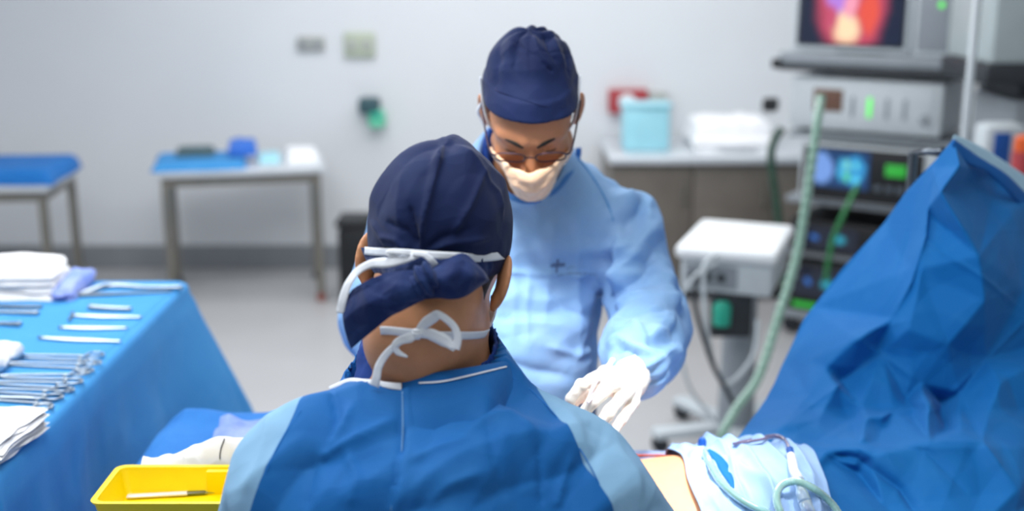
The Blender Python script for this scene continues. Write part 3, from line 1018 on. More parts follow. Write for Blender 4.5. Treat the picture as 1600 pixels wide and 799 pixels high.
MB().box((c[0] - 0.12, 4.9, 1.53), (c[0] + 0.6, 5.42, 2.15), 0.02).build('upper_case', plain('machine_pale', 'a8b4b6', 0.4, var=0.04), t)
MB().box((c[0] - 0.14, 4.88, 1.45), (c[0] + 0.6, 5.42, 1.53), 0.01).build('shelf_edge', M['dark'], t)
for x in (0.05, 0.52):
    for y in (5.0, 5.36):
        MB().box((c[0] + x - 0.03, y - 0.03, 0), (c[0] + x + 0.03, y + 0.03, 0.12), 0.01).build('caster', M['dark'], t)
MB().box((c[0] + 0.05, 5.0, 1.38), (c[0] + 0.5, 5.38, 1.45), 0.004).build('neck_block', M['dark'], t)
c = P(1556, 232, Y=4.64)
t = thing('syringe_pump', (c[0], 4.64, 0), 'white and blue pump unit on a low stand behind the blue tent drape', 'pump')
MB().box((c[0] - 0.07, 4.58, c[2] - 0.17), (c[0] + 0.10, 4.72, c[2] + 0.10), 0.03).build('pump_case', M['lgrey'], t)
MB().box((c[0] - 0.035, 4.574, c[2] - 0.12), (c[0] + 0.03, 4.582, c[2] + 0.07), 0.004).build('blue_door', M['dkblue'], t)
MB().tube([(c[0], 4.66, 0.03), (c[0], 4.66, c[2] - 0.165)], 0.02, 12).build('stand_pole', M['dsteel'], t, True)
MB().lathe([(0.12, 0), (0.12, 0.02), (0.05, 0.04)], (c[0], 4.66, 0), 24).build('stand_base', M['grey'], t)
c = P(1594, 262, Y=4.3)
t = thing('suction_canister', (c[0], 4.3, 0), 'red liquid canister with an orange cap at the frame edge behind the tent drape', 'canister')
MB().lathe([(0.03, c[2] - 0.14), (0.04, c[2] - 0.13), (0.043, c[2] + 0.05), (0.04, c[2] + 0.06)], (c[0] + 0.01, 4.3, 0), 22).build('canister_body', M['red'], t)
MB().lathe([(0.038, c[2] + 0.06), (0.04, c[2] + 0.07), (0.038, c[2] + 0.11), (0.02, c[2] + 0.12)], (c[0] + 0.01, 4.3, 0), 22).build('cap', M['orange'], t)
MB().tube([(c[0] + 0.01, 4.3, 0.03), (c[0] + 0.01, 4.3, c[2] - 0.135)], 0.015, 12).build('stand_pole', M['dsteel'], t, True)
MB().lathe([(0.08, 0), (0.08, 0.02), (0.04, 0.04)], (c[0] + 0.01, 4.3, 0), 24).build('stand_base', M['grey'], t)

# ---- breathing hose hanging across the tower
S = spline([P(*p[:2], Y=p[2]) for p in [(1283, 150, 4.3), (1276, 200, 4.25), (1262, 300, 4.2), (1245, 400, 4.15), (1215, 500, 4.05), (1185, 590, 3.95), (1150, 640, 3.9), (1125, 690, 3.85), (1118, 740, 3.9)]], 24)
rr = [0.0165 + 0.0022 * math.sin(i * 1.6) for i in range(len(S))]
tag(MB().tube(S, rr, 14).build('breathing_hose', M['hose'], None, True), 'long pale green corrugated breathing hose hanging in front of the tower', 'hose')

# ------------------------------------------------------------------ operating table and patient
OT = 0.86                                        # mattress top
t = thing('operating_table', (0.25, 1.95, 0), 'operating table hidden under the blue drapes between the two gowned people', 'operating table')
MB().box((-0.62, 1.74, 0.80), (1.28, 2.18, OT), 0.02).build('mattress', M['black'], t)
MB().box((-0.60, 1.76, 0.755), (1.26, 2.16, 0.80), 0.006).build('table_frame', M['topsteel'], t)
MB().box((0.12, 1.82, 0.10), (0.48, 2.10, 0.755), 0.02).build('column', M['topsteel'], t)
MB().box((-0.15, 1.76, 0.0), (0.80, 2.16, 0.10), 0.03).build('base', M['lgrey'], t)

PY = 1.95                                        # the patient's axis


def patient_sdf(p):
    q = p.copy(); q[:, 1] = PY + np.abs(p[:, 1] - PY)      # symmetric about the axis
    d = [ell(p, (0.34, PY, 0.975), (0.22, 0.158, 0.108)), ell(p, (0.68, PY + 0.02, 0.940), (0.24, 0.15, 0.080)), ell(p, (0.08, PY, 0.96), (0.17, 0.17, 0.095)),
         cap(p, (0.2, PY, 0.975), (0.45, PY, 0.962), 0.10, 0.09),
         cap(q, (0.84, PY + 0.12, 0.94), (0.70, PY + 0.15, 0.93), 0.045, 0.045),
         cap(q, (0.02, PY + 0.085, 0.945), (-0.30, PY + 0.09, 0.945), 0.075, 0.055), cap(q, (-0.30, PY + 0.09, 0.945), (-0.56, PY + 0.08, 0.92), 0.052, 0.038),
         cap(q, (-0.585, PY + 0.08, 0.905), (-0.60, PY + 0.10, 1.0), 0.035, 0.022),
         cap(p, (0.90, PY, 0.965), (1.02, PY, 0.965), 0.058), ell(p, (1.10, PY, 0.97), (0.105, 0.076, 0.09)), cap(p, (1.06, PY, 1.05), (1.03, PY, 1.072), 0.012, 0.016)]
    return union(d, 0.035)


V, F = sdf_mesh(patient_sdf, axis_grid(-0.68, 1.25, 0.011), axis_grid(PY - 0.24, PY + 0.24, 0.011), axis_grid(0.83, 1.12, 0.009))
patient = mk('person', V, F, M['skin_p'])
tag(patient, 'person lying on the operating table under blue drapes with only bare belly skin showing', 'person')


# ---- drape over the legs (left) and the belly
def body_top(x, y):
    """height of the draped patient's outline"""
    w = np.interp(x, [-0.7, -0.45, 0.0, 0.2, 0.6, 0.9, 1.2], [0.07, 0.09, 0.105, 0.108, 0.115, 0.11, 0.1])
    c = np.abs(y - PY)
    top = 0.95 + w
    s = np.clip(c / 0.27, 0, 1)
    return top - 0.10 * s ** 2.2


u = np.linspace(-0.72, -0.02, 160); w = np.linspace(0, 1, 130)
X, W = np.meshgrid(u, w, indexing='ij')
L = np.interp(w, [0, 0.22, 0.30, 0.70, 0.78, 1], [0, 1, 2, 3, 4, 5])
Yb = np.interp(L, [0, 1, 2, 3, 4, 5], [1.60, 1.635, 1.68, 2.26, 2.29, 2.30])
Zb = np.interp(L, [0, 1, 2, 3, 4, 5], [0.52, 0.90, 0.0, 0.0, 0.92, 0.60])
Y = np.tile(Yb, (len(u), 1)); Y = Y + np.interp(X, [-0.45, -0.25], [0.05, 0]) * np.clip((Y - 1.9) / 0.3, 0, 1); Z = np.tile(Zb, (len(u), 1))
flat = (Z == 0) | ((L[None] > 2) & (L[None] < 3))
top = np.maximum(body_top(X, Y), np.interp(X, [-0.35, -0.15], [1.05, 1.0]))
k1 = np.clip((L - 1), 0, 1)[None] * np.clip(4 - L, 0, 1)[None]
Z = np.where((L[None] >= 2) & (L[None] <= 3), top, 0)
side = np.interp(L, [0, 1, 2], [0.52, 0.93, 1.0])[None]
sideb = np.interp(L, [3, 4, 5], [1.0, 0.94, 0.62])[None]
Z = np.where(L[None] < 2, np.minimum(side, top), np.where(L[None] > 3, np.minimum(sideb, top), Z))
edge = np.clip((X + 0.72) / 0.05, 0, 1)
Z = Z - (1 - edge ** 0.5) * 0.05
Q = np.stack([X, Y, Z], -1)
h = crumple(Q.reshape(-1, 3), 0.22, 0.012, 31, 4).reshape(X.shape)
h += 0.006 * np.exp(-((X + 0.50 - 0.10 * (Y - 2)) / 0.006) ** 2) * (np.sin(Y * 9) > -0.4)
Q[..., 2] += h
Q = blur2(Q, 1)
leg_drape = sheet('leg_drape', Q[:, ::-1], M['legdrape'], None, 0.002)
tag(leg_drape, 'smooth mid blue drape over the legs, under the yellow tray beside the instrument table', 'surgical drape')
# its end hanging down over the foot of the table
u = np.linspace(0, 1, 60); w = np.linspace(0, 1, 30)
U, W = np.meshgrid(u, w, indexing='ij')
E = np.stack([-0.718 - 0.03 * W + 0.012 * np.sin(U * 19) * W, 1.64 + 0.62 * U, 1.0 - 0.45 * W], -1)
sheet('hanging_end', E, M['legdrape'], leg_drape, 0.002)

# white-lit pale drape on the belly beside the skin
u = np.linspace(0, 1, 110); w = np.linspace(0, 1, 90)
U, W = np.meshgrid(u, w, indexing='ij')


def over_belly(x, ang, lift):
    """a point on the patient's outline: ang -1 near side .. 1 far side"""
    a = ang * 1.45
    ry = np.interp(x, [0.1, 0.34, 0.6, 0.9], [0.18, 0.168, 0.172, 0.175]) + lift
    rz = np.interp(x, [0.1, 0.34, 0.6, 0.9], [0.105, 0.110, 0.118, 0.115]) + lift
    return np.stack([x, PY + ry * np.sin(a), 0.972 + rz * np.cos(a)], -1)


xl = 0.315 + 0.05 * np.clip(0.3 - W, -1, 1) + 0.004 * np.sin(W * 23)
Xd = xl + (0.535 - xl) * U
ang = -1.45 + 2.5 * W
G = over_belly(Xd, ang, 0.010)
hh = creases(U, W, [([(0.05, 0.62), (0.35, 0.55), (0.7, 0.35)], 0.010, 0.03), ([(0.2, 0.95), (0.5, 0.6), (0.62, 0.2)], 0.016, 0.04), ([(0.45, 0.98), (0.72, 0.55), (0.95, 0.3)], 0.014, 0.04),
                     ([(0.1, 0.4), (0.3, 0.2)], 0.009, 0.03), ([(0.32, 0.75), (0.36, 0.35)], 0.008, 0.02), ([(0.8, 0.9), (0.9, 0.5), (0.86, 0.2)], 0.012, 0.04)])
hh = hh + np.abs(crumple(G.reshape(-1, 3), 0.07, 0.013, 44, 4)).reshape(U.shape) + 0.004 * vnoise(G * 25)
hh = hh * np.clip(U / 0.05, 0.12, 1)
N = normals(*grid_mesh(G)[:1], grid_mesh(G)[1]).reshape(G.shape)
s = np.sign(N[..., 2].mean())
belly = sheet('belly_drape', (G + N * s * hh[..., None])[:, ::-1], M['paledrape'], None, 0.0016)
tag(belly, 'pale blue crumpled drape laid beside the bare belly skin in bright light', 'surgical drape')
o_ = ribbon('iodine_stain', [over_belly(np.array(x), np.array(a), 0.0012) for x, a in [(0.10, 0.60), (0.16, 0.60), (0.22, 0.60), (0.28, 0.60), (0.33, 0.60)]], 0.035, M['iodine'], patient, nrm=(0, 0.5, 0.85), thick=0.001)
# lilac film along the far edge of the skin
pts = [over_belly(np.array(x), np.array(a), 0.016 + 0.004 * math.sin(x * 70)) for x, a in [(0.10, 0.86), (0.17, 0.84), (0.25, 0.82), (0.33, 0.80), (0.41, 0.78)]]
o = ribbon('plastic_film', pts, [0.03, 0.045, 0.05, 0.04, 0.03], M['film'], None, nrm=(0, -0.4, 0.9), thick=0.0012)
tag(o, 'crinkled lilac plastic film strip at the far edge of the bare skin', 'plastic film')
# a second fold of pale drape towards the tent
ctrl = [[P(1120, 700, Y=2.10), P(1150, 690, Y=2.09), P(1180, 690, Y=2.07), P(1210, 700, Y=2.05)],
        [P(1165, 715, Y=2.02), P(1195, 712, Y=2.01), P(1215, 715, Y=2.0), P(1235, 725, Y=1.99)],
        [P(1200, 760, Y=1.93), P(1215, 755, Y=1.93), P(1232, 760, Y=1.93), P(1246, 770, Y=1.92)],
        [P(1215, 815, Y=1.84), P(1230, 815, Y=1.84), P(1245, 820, Y=1.83), P(1256, 830, Y=1.82)]]
G = resample(ctrl, 40, 24)
G[..., 2] += 0.008 * np.sin(np.linspace(0, math.pi, 24))[None] + crumple(G.reshape(-1, 3), 0.06, 0.004, 9).reshape(G.shape[:2])
o = sheet('pale_fold', G[:, ::-1], M['paledrape'], belly, 0.0016)

bt_ = bvh(belly)
S = [h for h in (hit(bt_, a, b_, 0.0025) for a, b_ in ((1106, 704), (1116, 712), (1126, 724), (1134, 738), (1141, 752), (1146, 764))) if h is not None]
if len(S) > 3: ribbon('blue_underfold', S, [0.004, 0.016, 0.020, 0.014, 0.004], M['drape_dark'], belly, nrm=(0, -0.5, 0.9), thick=0.0008)

# ---- the big tent drape on the right
TP = [  # (px, py, Y)
    (1490, 218, 2.42), (1455, 262, 2.44), (1445, 330, 2.40), (1441, 372, 2.37), (1425, 420, 2.36), (1392, 500, 2.34),
    (1380, 350, 2.56), (1270, 480, 2.58), (1225, 560, 2.50), (1195, 625, 2.36), (1148, 690, 2.16),
    (1440, 420, 2.33), (1470, 300, 2.33), (1500, 260, 2.36),
    (1600, 310, 2.55), (1690, 380, 2.62), (1600, 450, 2.36), (1690, 520, 2.38), (1530, 400, 2.27), (1540, 470, 2.25),
    # left panel inner folds
    (1265, 562, 2.40), (1290, 575, 2.335), (1310, 598, 2.345), (1262, 618, 2.28), (1225, 665, 2.16), (1195, 685, 2.14),
    (1340, 530, 2.30), (1375, 545, 2.335), (1378, 552, 2.325), (1310, 600, 2.27), (1420, 515, 2.28),
    # middle valley
    (1425, 560, 2.285), (1438, 600, 2.27), (1415, 625, 2.26), (1466, 630, 2.30), (1480, 540, 2.26), (1543, 562, 2.285), (1500, 615, 2.25), (1415, 630, 2.25),
    (1345, 635, 2.225), (1330, 655, 2.235), (1280, 655, 2.19), (1375, 645, 2.21), (1395, 640, 2.205),
    # the big folds at the bottom
    (1325, 655, 2.23), (1350, 652, 2.17), (1375, 652, 2.165), (1450, 629, 2.13), (1476, 672, 2.165), (1380, 668, 2.17), (1275, 700, 2.125), (1290, 709, 2.08),
    (1335, 727, 2.06), (1345, 700, 2.06), (1365, 712, 2.045), (1450, 690, 2.06), (1500, 675, 2.075), (1530, 690, 2.06), (1585, 768, 1.96), (1600, 790, 1.97),
    (1278, 690, 2.14), (1235, 680, 2.155), (1300, 720, 2.09), (1340, 738, 2.075), (1380, 790, 1.97), (1420, 830, 1.90), (1250, 760, 1.975), (1235, 830, 1.86), (1180, 760, 1.93),
    (1320, 800, 1.915), (1480, 780, 1.955), (1530, 830, 1.87), (1600, 640, 2.16), (1690, 640, 2.22), (1690, 830, 1.95), (1560, 600, 2.18), (1600, 830, 1.90),
    (1180, 830, 1.85), (1140, 760, 1.96), (1120, 830, 1.86), (1560, 270, 2.62), (1690, 300, 2.8), (1560, 180, 2.7), (1400, 180, 2.7), (1100, 690, 2.16), (1100, 400, 2.7), (1690, 180, 2.9), (1100, 930, 1.66), (1250, 930, 1.66), (1400, 930, 1.68), (1690, 930, 1.76)]
tent_f = Facets(TP)
rows = np.linspace(0, 1, 270)
cols = np.linspace(0, 1, 230)
Lx = lambda y: np.interp(y, [218, 250, 262, 300, 350, 420, 480, 500, 560, 625, 670, 690, 705, 740, 830], [1489, 1462, 1450, 1415, 1380, 1316, 1270, 1255, 1227, 1197, 1163, 1148, 1190, 1215, 1236])
Rx = lambda y: np.interp(y, [218, 240, 270, 310, 360, 830], [1491, 1516, 1555, 1600, 1680, 1690])
py = 218 + (915 - 218) * rows[:, None] + 0 * cols[None]
pxx = Lx(py) + (Rx(py) - Lx(py)) * cols[None]
Yt = tent_f(pxx, py, 2.3)
Yt = Yt - 0.075 * np.clip((py - 640) / 60, 0, 1)
Yt = blur2(Yt, 2)
G = np.zeros(pxx.shape + (3,))
for i in range(pxx.shape[0]):
    for j in range(pxx.shape[1]):
        G[i, j] = P(pxx[i, j], py[i, j], Y=Yt[i, j])
cr = crumple(G.reshape(-1, 3), 0.16, 0.010, 77, 5).reshape(pxx.shape) * np.clip((py - 300) / 300, 0.35, 1)
cr += creases(pxx, py, [([(1285, 706), (1345, 716), (1410, 765), (1450, 830)], -0.022, 8), ([(1275, 692), (1345, 655), (1476, 629)], 0.016, 12), ([(1380, 668), (1450, 690), (1530, 690), (1590, 768)], 0.018, 12), ([(1300, 705), (1380, 690), (1450, 705), (1520, 780)], -0.012, 10), ([(1441, 372), (1470, 395), (1530, 430), (1600, 488)], 0.006, 3.0), ([(1462, 262), (1449, 290), (1441, 372), (1420, 440), (1392, 500)], 0.022, 6.0), ([(1432, 300), (1424, 372), (1400, 440)], -0.012, 9.0),
                        ([(1395, 300), (1442, 355)], 0.003, 3), ([(1543, 562), (1600, 500)], 0.006, 4), ([(1438, 600), (1375, 552), (1300, 610), (1225, 665)], 0.006, 5),
                        ([(1380, 668), (1460, 640), (1543, 562)], 0.004, 5), ([(1300, 560), (1340, 520), (1425, 500)], 0.004, 4)])
G[..., 1] -= cr * 0.9
G[..., 2] += cr * 0.4
tent = sheet('tent_drape', G[:, ::-1], M['drape'], None, 0.002)
tag(tent, 'large saturated blue drape raised to a tented peak over the patient head', 'surgical drape')
# the far side of the tent with its pale reverse showing along the edge
ctrl = [[P(1489, 217, Y=2.43), P(1530, 245, Y=2.52), P(1600, 300, Y=2.64), P(1700, 372, Y=2.8)],
        [P(1494, 217, Y=2.50), P(1540, 236, Y=2.62), P(1606, 278, Y=2.74), P(1706, 350, Y=2.92)],
        [P(1496, 300, Y=2.60), P(1545, 310, Y=2.72), P(1610, 340, Y=2.84), P(1710, 420, Y=3.0)],
        [P(1480, 620, Y=2.62), P(1550, 620, Y=2.74), P(1620, 640, Y=2.86), P(1720, 680, Y=3.0)]]
G = resample(ctrl, 60, 60)
sheet('reverse_side', G, M['drape_back'], tent, 0.002)
# rim fold along the right edge of the peak
o = ribbon('rolled_edge', [P(1490, 222, Y=2.405), P(1515, 246, Y=2.43), P(1545, 262, Y=2.47), P(1575, 286, Y=2.50), P(1610, 322, Y=2.55), P(1680, 378, Y=2.6)],
           [0.012, 0.03, 0.02, 0.03, 0.035, 0.03], M['drape_dark'], tent, nrm=(0.1, -1, 0.5), thick=0.003)
# frame that carries it
t = thing('drape_screen_frame', (0.95, 2.52, 0), 'steel frame holding up the tented blue drape', 'drape frame')
pk = P(1490, 222, Y=2.46)
for x in (pk[0], pk[0] + 0.42):
    MB().tube([(x, 2.70, 0.02), (x, 2.70, pk[2] - 0.06 - (0.1 if x > pk[0] else 0)), (x, 2.52, pk[2] - 0.03 - (0.15 if x > pk[0] else 0))], 0.011, 12).build('upright', M['dsteel'], t, True)
MB().box((pk[0] - 0.05, 2.5, 0.0), (pk[0] + 0.5, 2.9, 0.03), 0.008).build('floor_base', M['grey'], t)


# ---- tubing on the drapes
belly_t = bvh(belly); tent_t = bvh(tent)


def lay(pts, lift, fallY=1.95):
    """points on the drapes under the picture path, with the depth smoothed along it so a tube bridges small folds"""
    ds = []
    for p in pts:
        c = [h for h in (hit(belly_t, p[0], p[1]), hit(tent_t, p[0], p[1])) if h is not None]
        if len(p) > 2: ds.append(proj(P(p[0], p[1], Y=p[2]))[2])
        elif c: ds.append(min(proj(h)[2] for h in c))
        else: ds.append(np.nan)
    ds = np.array(ds)
    ok = ~np.isnan(ds)
    ds = np.interp(np.arange(len(ds)), np.arange(len(ds))[ok], ds[ok])
    sm = ds.copy()
    for _ in range(2):
        e = np.concatenate([[sm[0]], sm, [sm[-1]]])
        sm = np.minimum((e[:-2] + 2 * e[1:-1] + e[2:]) / 4, ds + 0.006)
    return [P(p[0], p[1], d - lift * 1.6) for p, d in zip(pts, sm)]


# suction tube across the pale drape
S = spline(lay([(1098, 702, 2.04), (1108, 722), (1122, 748), (1142, 769), (1166, 786), (1200, 803), (1235, 822, 1.84)], 0.008), 10)
rr = [0.0068 + 0.0006 * math.sin(i * 2.4) for i in range(len(S))]
o = MB().tube(S, rr, 14).build('suction_tube', M['suction'], None, True)
tag(o, 'pale green clear suction tube curving over the pale belly drape', 'tube')
MB().lathe([(0.004, -0.008), (0.008, -0.006), (0.008, 0.012), (0.005, 0.018)], tuple(P(1097, 699, Y=2.045)), 16).build('blue_end_cap', M['dkblue'], o)
# looped tube
S = spline(lay([(1226, 830, 1.83), (1221, 806), (1214, 786), (1214, 770), (1223, 758), (1240, 753), (1258, 757), (1276, 767), (1292, 780), (1306, 796), (1322, 825)], 0.012, 1.9), 10)
rr = [0.0066 + 0.0006 * math.sin(i * 2.4) for i in range(len(S))]
o = MB().tube(S, rr, 14).build('suction_tube', M['suction'], None, True)
tag(o, 'pale green tube bent in a tight loop beside the white tapered connector', 'tube')
# connector with blood line
A = lay([(1234, 703), (1236, 712), (1240, 735), (1247, 750), (1252, 768), (1258, 785), (1268, 812)], 0.010)
t = thing('drain_connector', tuple(A[2]), 'white tapered connector and clear chamber lying on the blue drape by the looped tube', 'tube connector')
MB().tube([A[1], A[2] * 0.7 + A[1] * 0.3, A[2], A[3]], [0.0075, 0.0082, 0.0078, 0.010], 18).build('white_sleeve', M['white'], t, True)
MB().tube(spline(A[3:6], 6), [0.010, 0.0105, 0.009, 0.008, 0.0075, 0.008, 0.009, 0.0105, 0.011, 0.011, 0.011, 0.011, 0.011][:13], 18).build('chamber', M['clearp'], t, True)
MB().tube([A[5], A[6]], 0.011, 18).build('chamber_body', M['clearp'], t, True)
MB().tube([A[5] * 0.9 + A[6] * 0.1, A[5] * 0.5 + A[6] * 0.5, A[6]], [0.004, 0.007, 0.006], 10).build('blue_valve', M['dkblue'], t, True)
MB().tube([A[0], A[1]], 0.0065, 14).build('blue_joint', M['dkblue'], t, True)
for k, (nm, off) in enumerate((('purple', 0), ('second', 5))):
    pts = lay([(1150 - off, 693 + off * 0.2), (1170, 688 + off * 0.5), (1195, 683 + off * 0.6), (1212, 681 + off * 0.5), (1224, 685 + off * 0.3), (1230, 693), (1234, 704)], 0.012 - 0.002 * k, 2.12)
    o = MB().tube(spline(pts, 8), 0.0028, 10).build('drain_line', M['purple'], None, True)
    tag(o, ('upper' if k == 0 else 'lower') + ' of the two thin purple lines running into the white connector', 'thin tube')

# ------------------------------------------------------------------ instrument table on the left
TX, TY0, TY1, TZ = -0.86, 1.80, 3.06, 1.12
t = thing('instrument_table', (-1.4, 2.45, 0), 'long instrument table hidden under the blue cloth', 'table')
MB().box((-2.05, TY0 + 0.02, TZ - 0.04), (TX - 0.02, TY1 - 0.02, TZ - 0.006), 0.006).build('table_top', M['topsteel'], t)
for x in (-2.0, TX - 0.08):
    for y in (TY0 + 0.07, TY1 - 0.07):
        l = MB().tube([(x, y, 0.06), (x, y, TZ - 0.04)], 0.016, 14).build('leg', M['legsteel'], t, True)
        MB().lathe([(0.01, -0.015), (0.03, -0.012), (0.034, 0), (0.03, 0.012), (0.01, 0.015)], M=Matrix.Translation((x, y, 0.034)) @ Matrix.Rotation(math.pi / 2, 4, 'X'), n=16).build('caster', M['dark'], l)
# cloth over it: rounded-rectangle plan, profile runs over the rim and down
n, mm = 420, 60
cx0, cx1 = -2.1, TX


def rim(s, off):
    """closed plan outline at arc parameter s (0..1), pushed out by off"""
    r = 0.03 + max(off, 0)
    x0, x1, y0, y1 = cx0 - off, cx1 + off, TY0 - off, TY1 + off
    segs = []
    L1, L2, A = (x1 - x0 - 2 * r), (y1 - y0 - 2 * r), math.pi * r / 2
    tot = 2 * (L1 + L2 + 2 * A)
    return x0, x1, y0, y1, r, L1, L2, A, tot


def rim_pt(s, off):
    # parameter is fixed by side so columns stay aligned
    x0, x1, y0, y1, r, L1, L2, A, tot = rim(s, off)
    s = s % 1.0 * 8
    k = int(s); f = s - k
    cs = [(x0 + r, y0 + r), (x1 - r, y0 + r), (x1 - r, y1 - r), (x0 + r, y1 - r)]
    if k % 2 == 0:
        a, b_ = cs[k // 2], cs[(k // 2 + 1) % 4]
        nrm = [(0, -1), (1, 0), (0, 1), (-1, 0)][k // 2]
        return (a[0] + (b_[0] - a[0]) * f + nrm[0] * r, a[1] + (b_[1] - a[1]) * f + nrm[1] * r)
    c_ = cs[(k // 2 + 1) % 4]
    a0 = [-90, 0, 90, 180][k // 2]
    a = math.radians(a0 + 90 * f)
    return (c_[0] + r * math.cos(a), c_[1] + r * math.sin(a))


sp = np.unique(np.concatenate([np.linspace(i / 8, (i + 1) / 8, 100 if i % 2 == 0 else 22) for i in range(8)]))
sp = sp[:-1]
rowsG = []
prof = [(-0.30, 0.0), (-0.15, 0), (-0.05, 0.0), (-0.02, 0.0), (-0.006, -0.002), (0.002, -0.008), (0.006, -0.018)] + [(0.008 + 0.0, -0.03 - 0.022 * k) for k in range(30)]
for off, dz in prof:
    row = []
    dn = max(0, -dz - 0.03)
    for s in sp:
        x, y = rim_pt(s, off)
        if dn > 0:
            wv = 0.0
            cd = (s * 8 - 3.5)                      # distance from the far right corner
            g = math.exp(-(cd / 0.75) ** 2) * dn
            wv = 0.42 * g + 0.035 * dn * math.sin(s * 8 * 7.3 + 1.3 * math.sin(s * 30)) + 0.02 * dn * math.sin(s * 8 * 17 + 2)
            g2 = math.exp(-((s * 8 - 1.5) / 0.45) ** 2) * dn
            wv += 0.12 * g2
            x2, y2 = rim_pt(s, off + 0.05)
            l = math.hypot(x2 - x, y2 - y)
            x += (x2 - x) / l * (wv + 0.004); y += (y2 - y) / l * (wv + 0.004)
        row.append((x, y, TZ + dz))
    rowsG.append(row + [row[0]])
G = np.array(rowsG)
skirt = G.copy()
q = skirt.reshape(-1, 3)
amp = np.clip((TZ - q[:, 2]) / 0.15, 0, 1)
c = crumple(q, 0.2, 0.010, 5, 4) * amp
nrm = normals(*grid_mesh(skirt)[:1], grid_mesh(skirt)[1])
if nrm[: len(q) // 4, 2].mean() < 0: nrm = -nrm
skirt = (q + nrm * c[:, None]).reshape(G.shape)
# fold line pressed along the long side
V1, F1 = grid_mesh(skirt)
if normals(V1, F1)[:len(sp), 2].mean() < 0: F1 = F1[:, ::-1]
# centre of the top
gx = np.linspace(0, 1, 60)
Vt = []
xa, xb, ya, yb = cx0 + 0.05, cx1 - 0.05, TY0 + 0.05, TY1 - 0.05
X, Y = np.meshgrid(np.linspace(cx0 + 0.02, cx1 - 0.02, 70), np.linspace(TY0 + 0.02, TY1 - 0.02, 70), indexing='ij')
Zt = TZ + 0.001 + 0.0012 * vnoise(np.stack([X * 6, Y * 6, X * 0], -1)) * 0
V2, F2 = grid_mesh(np.stack([X, Y, Zt], -1))
if normals(V2, F2)[:, 2].mean() < 0: F2 = F2[:, ::-1]
cloth = mk('table_cloth', np.concatenate([V1, V2]), np.concatenate([F1, F2 + len(V1)]), M['tabledrape'])
tag(cloth, 'blue cloth covering the long instrument table and hanging down its sides', 'surgical drape')
TZ += 0.0015


def PT(px, py, dz=0.0):
    return P(px, py, z=TZ + dz)


# ---- instruments
def hemostat(a, b, spread, label, group, ring=0.0145, rot=0.0, kind='hemostat', half=False):
    """ring-handled clamp from tip a to ring end b, lying on the table"""
    a, b = np.array(a), np.array(b)
    d = b - a; d[2] = 0
    L_ = np.linalg.norm(d); d /= L_
    s = np.array([-d[1], d[0], 0])
    z = TZ
    t = thing(kind, (a + b) / 2 * np.array([1, 1, 0]) + np.array([0, 0, TZ]), label, 'surgical clamp', group)
    for k in (-1, 1):
        zz = z + 0.004 + 0.0016 * k
        pts = [a + s * 0.0008 * k, a + d * L_ * 0.15 + s * 0.003 * k, a + d * L_ * 0.30 - s * 0.000 * k, a + d * L_ * 0.42 + s * 0.006 * k * spread, a + d * L_ * 0.72 + s * 0.011 * k * spread, a + d * (L_ - ring * 1.8) + s * 0.012 * k * spread]
        pts = [np.array([p[0], p[1], zz]) for p in pts]
        S = spline(pts, 6)
        rr = np.interp(np.linspace(0, 1, len(S)), [0, 0.2, 0.3, 0.4, 1], [0.0012, 0.003, 0.0046, 0.003, 0.0025])
        mb = MB().tube(S, rr, 10)
        o = mb.build('blade_arm', M['steel'], t, True)
        c = a + d * (L_ - ring * 0.9) + s * (0.012 * spread + ring * 0.75) * k
        R = []
        for q in range(26):
            w_ = 2 * math.pi * q / 26
            R.append(np.array([c[0], c[1], zz]) + d * 1.25 * ring * math.cos(w_) + s * ring * math.sin(w_))
        MB().tube(R, 0.0023, 10, closed=True).build('finger_ring', M['steel'], t, True)
        rt = a + d * (L_ - ring * 2.6)
        MB().box((-0.004, -0.0, -0.0015), (0.004, 0.0115 * spread, 0.0015), 0.0006, Matrix(((d[0], -s[0] * k, 0, rt[0] + s[0] * 0.0115 * k * spread), (d[1], -s[1] * k, 0, rt[1] + s[1] * 0.0115 * k * spread), (0, 0, 1, zz), (0, 0, 0, 1)))).build('ratchet', M['steel'], t)
    c = a + d * L_ * 0.30
    MB().lathe([(0.0035, 0), (0.0035, 0.0085), (0.002, 0.0095)], (c[0], c[1], z + 0.0005), 14).build('pivot_screw', M['steel'], t)
    return t


g = 'ring handled clamps in a row'
H = [((-60, 558), (152, 563), 'topmost ring handled clamp of the row, its tip in the fluffy gauze'),
     ((-50, 570), (148, 576), 'ring handled clamp just below the topmost of the row'),
     ((-60, 592), (130, 592), 'ring handled clamp in the middle of the row, third from its top'),
     ((-70, 600), (118, 606), 'ring handled clamp in the middle of the row, fourth from its top'),
     ((-80, 611), (98, 618), 'ring handled clamp near the white gauze stack, fifth from the row top'),
     ((-90, 622), (86, 631), 'ring handled clamp near the white gauze stack, sixth from the row top'),
     ((-90, 640), (68, 648), 'ring handled clamp half under the front white gauze stack')]
for (a, b_, l) in H:
    hemostat(PT(*a), PT(*b_), 0.75, l, None)


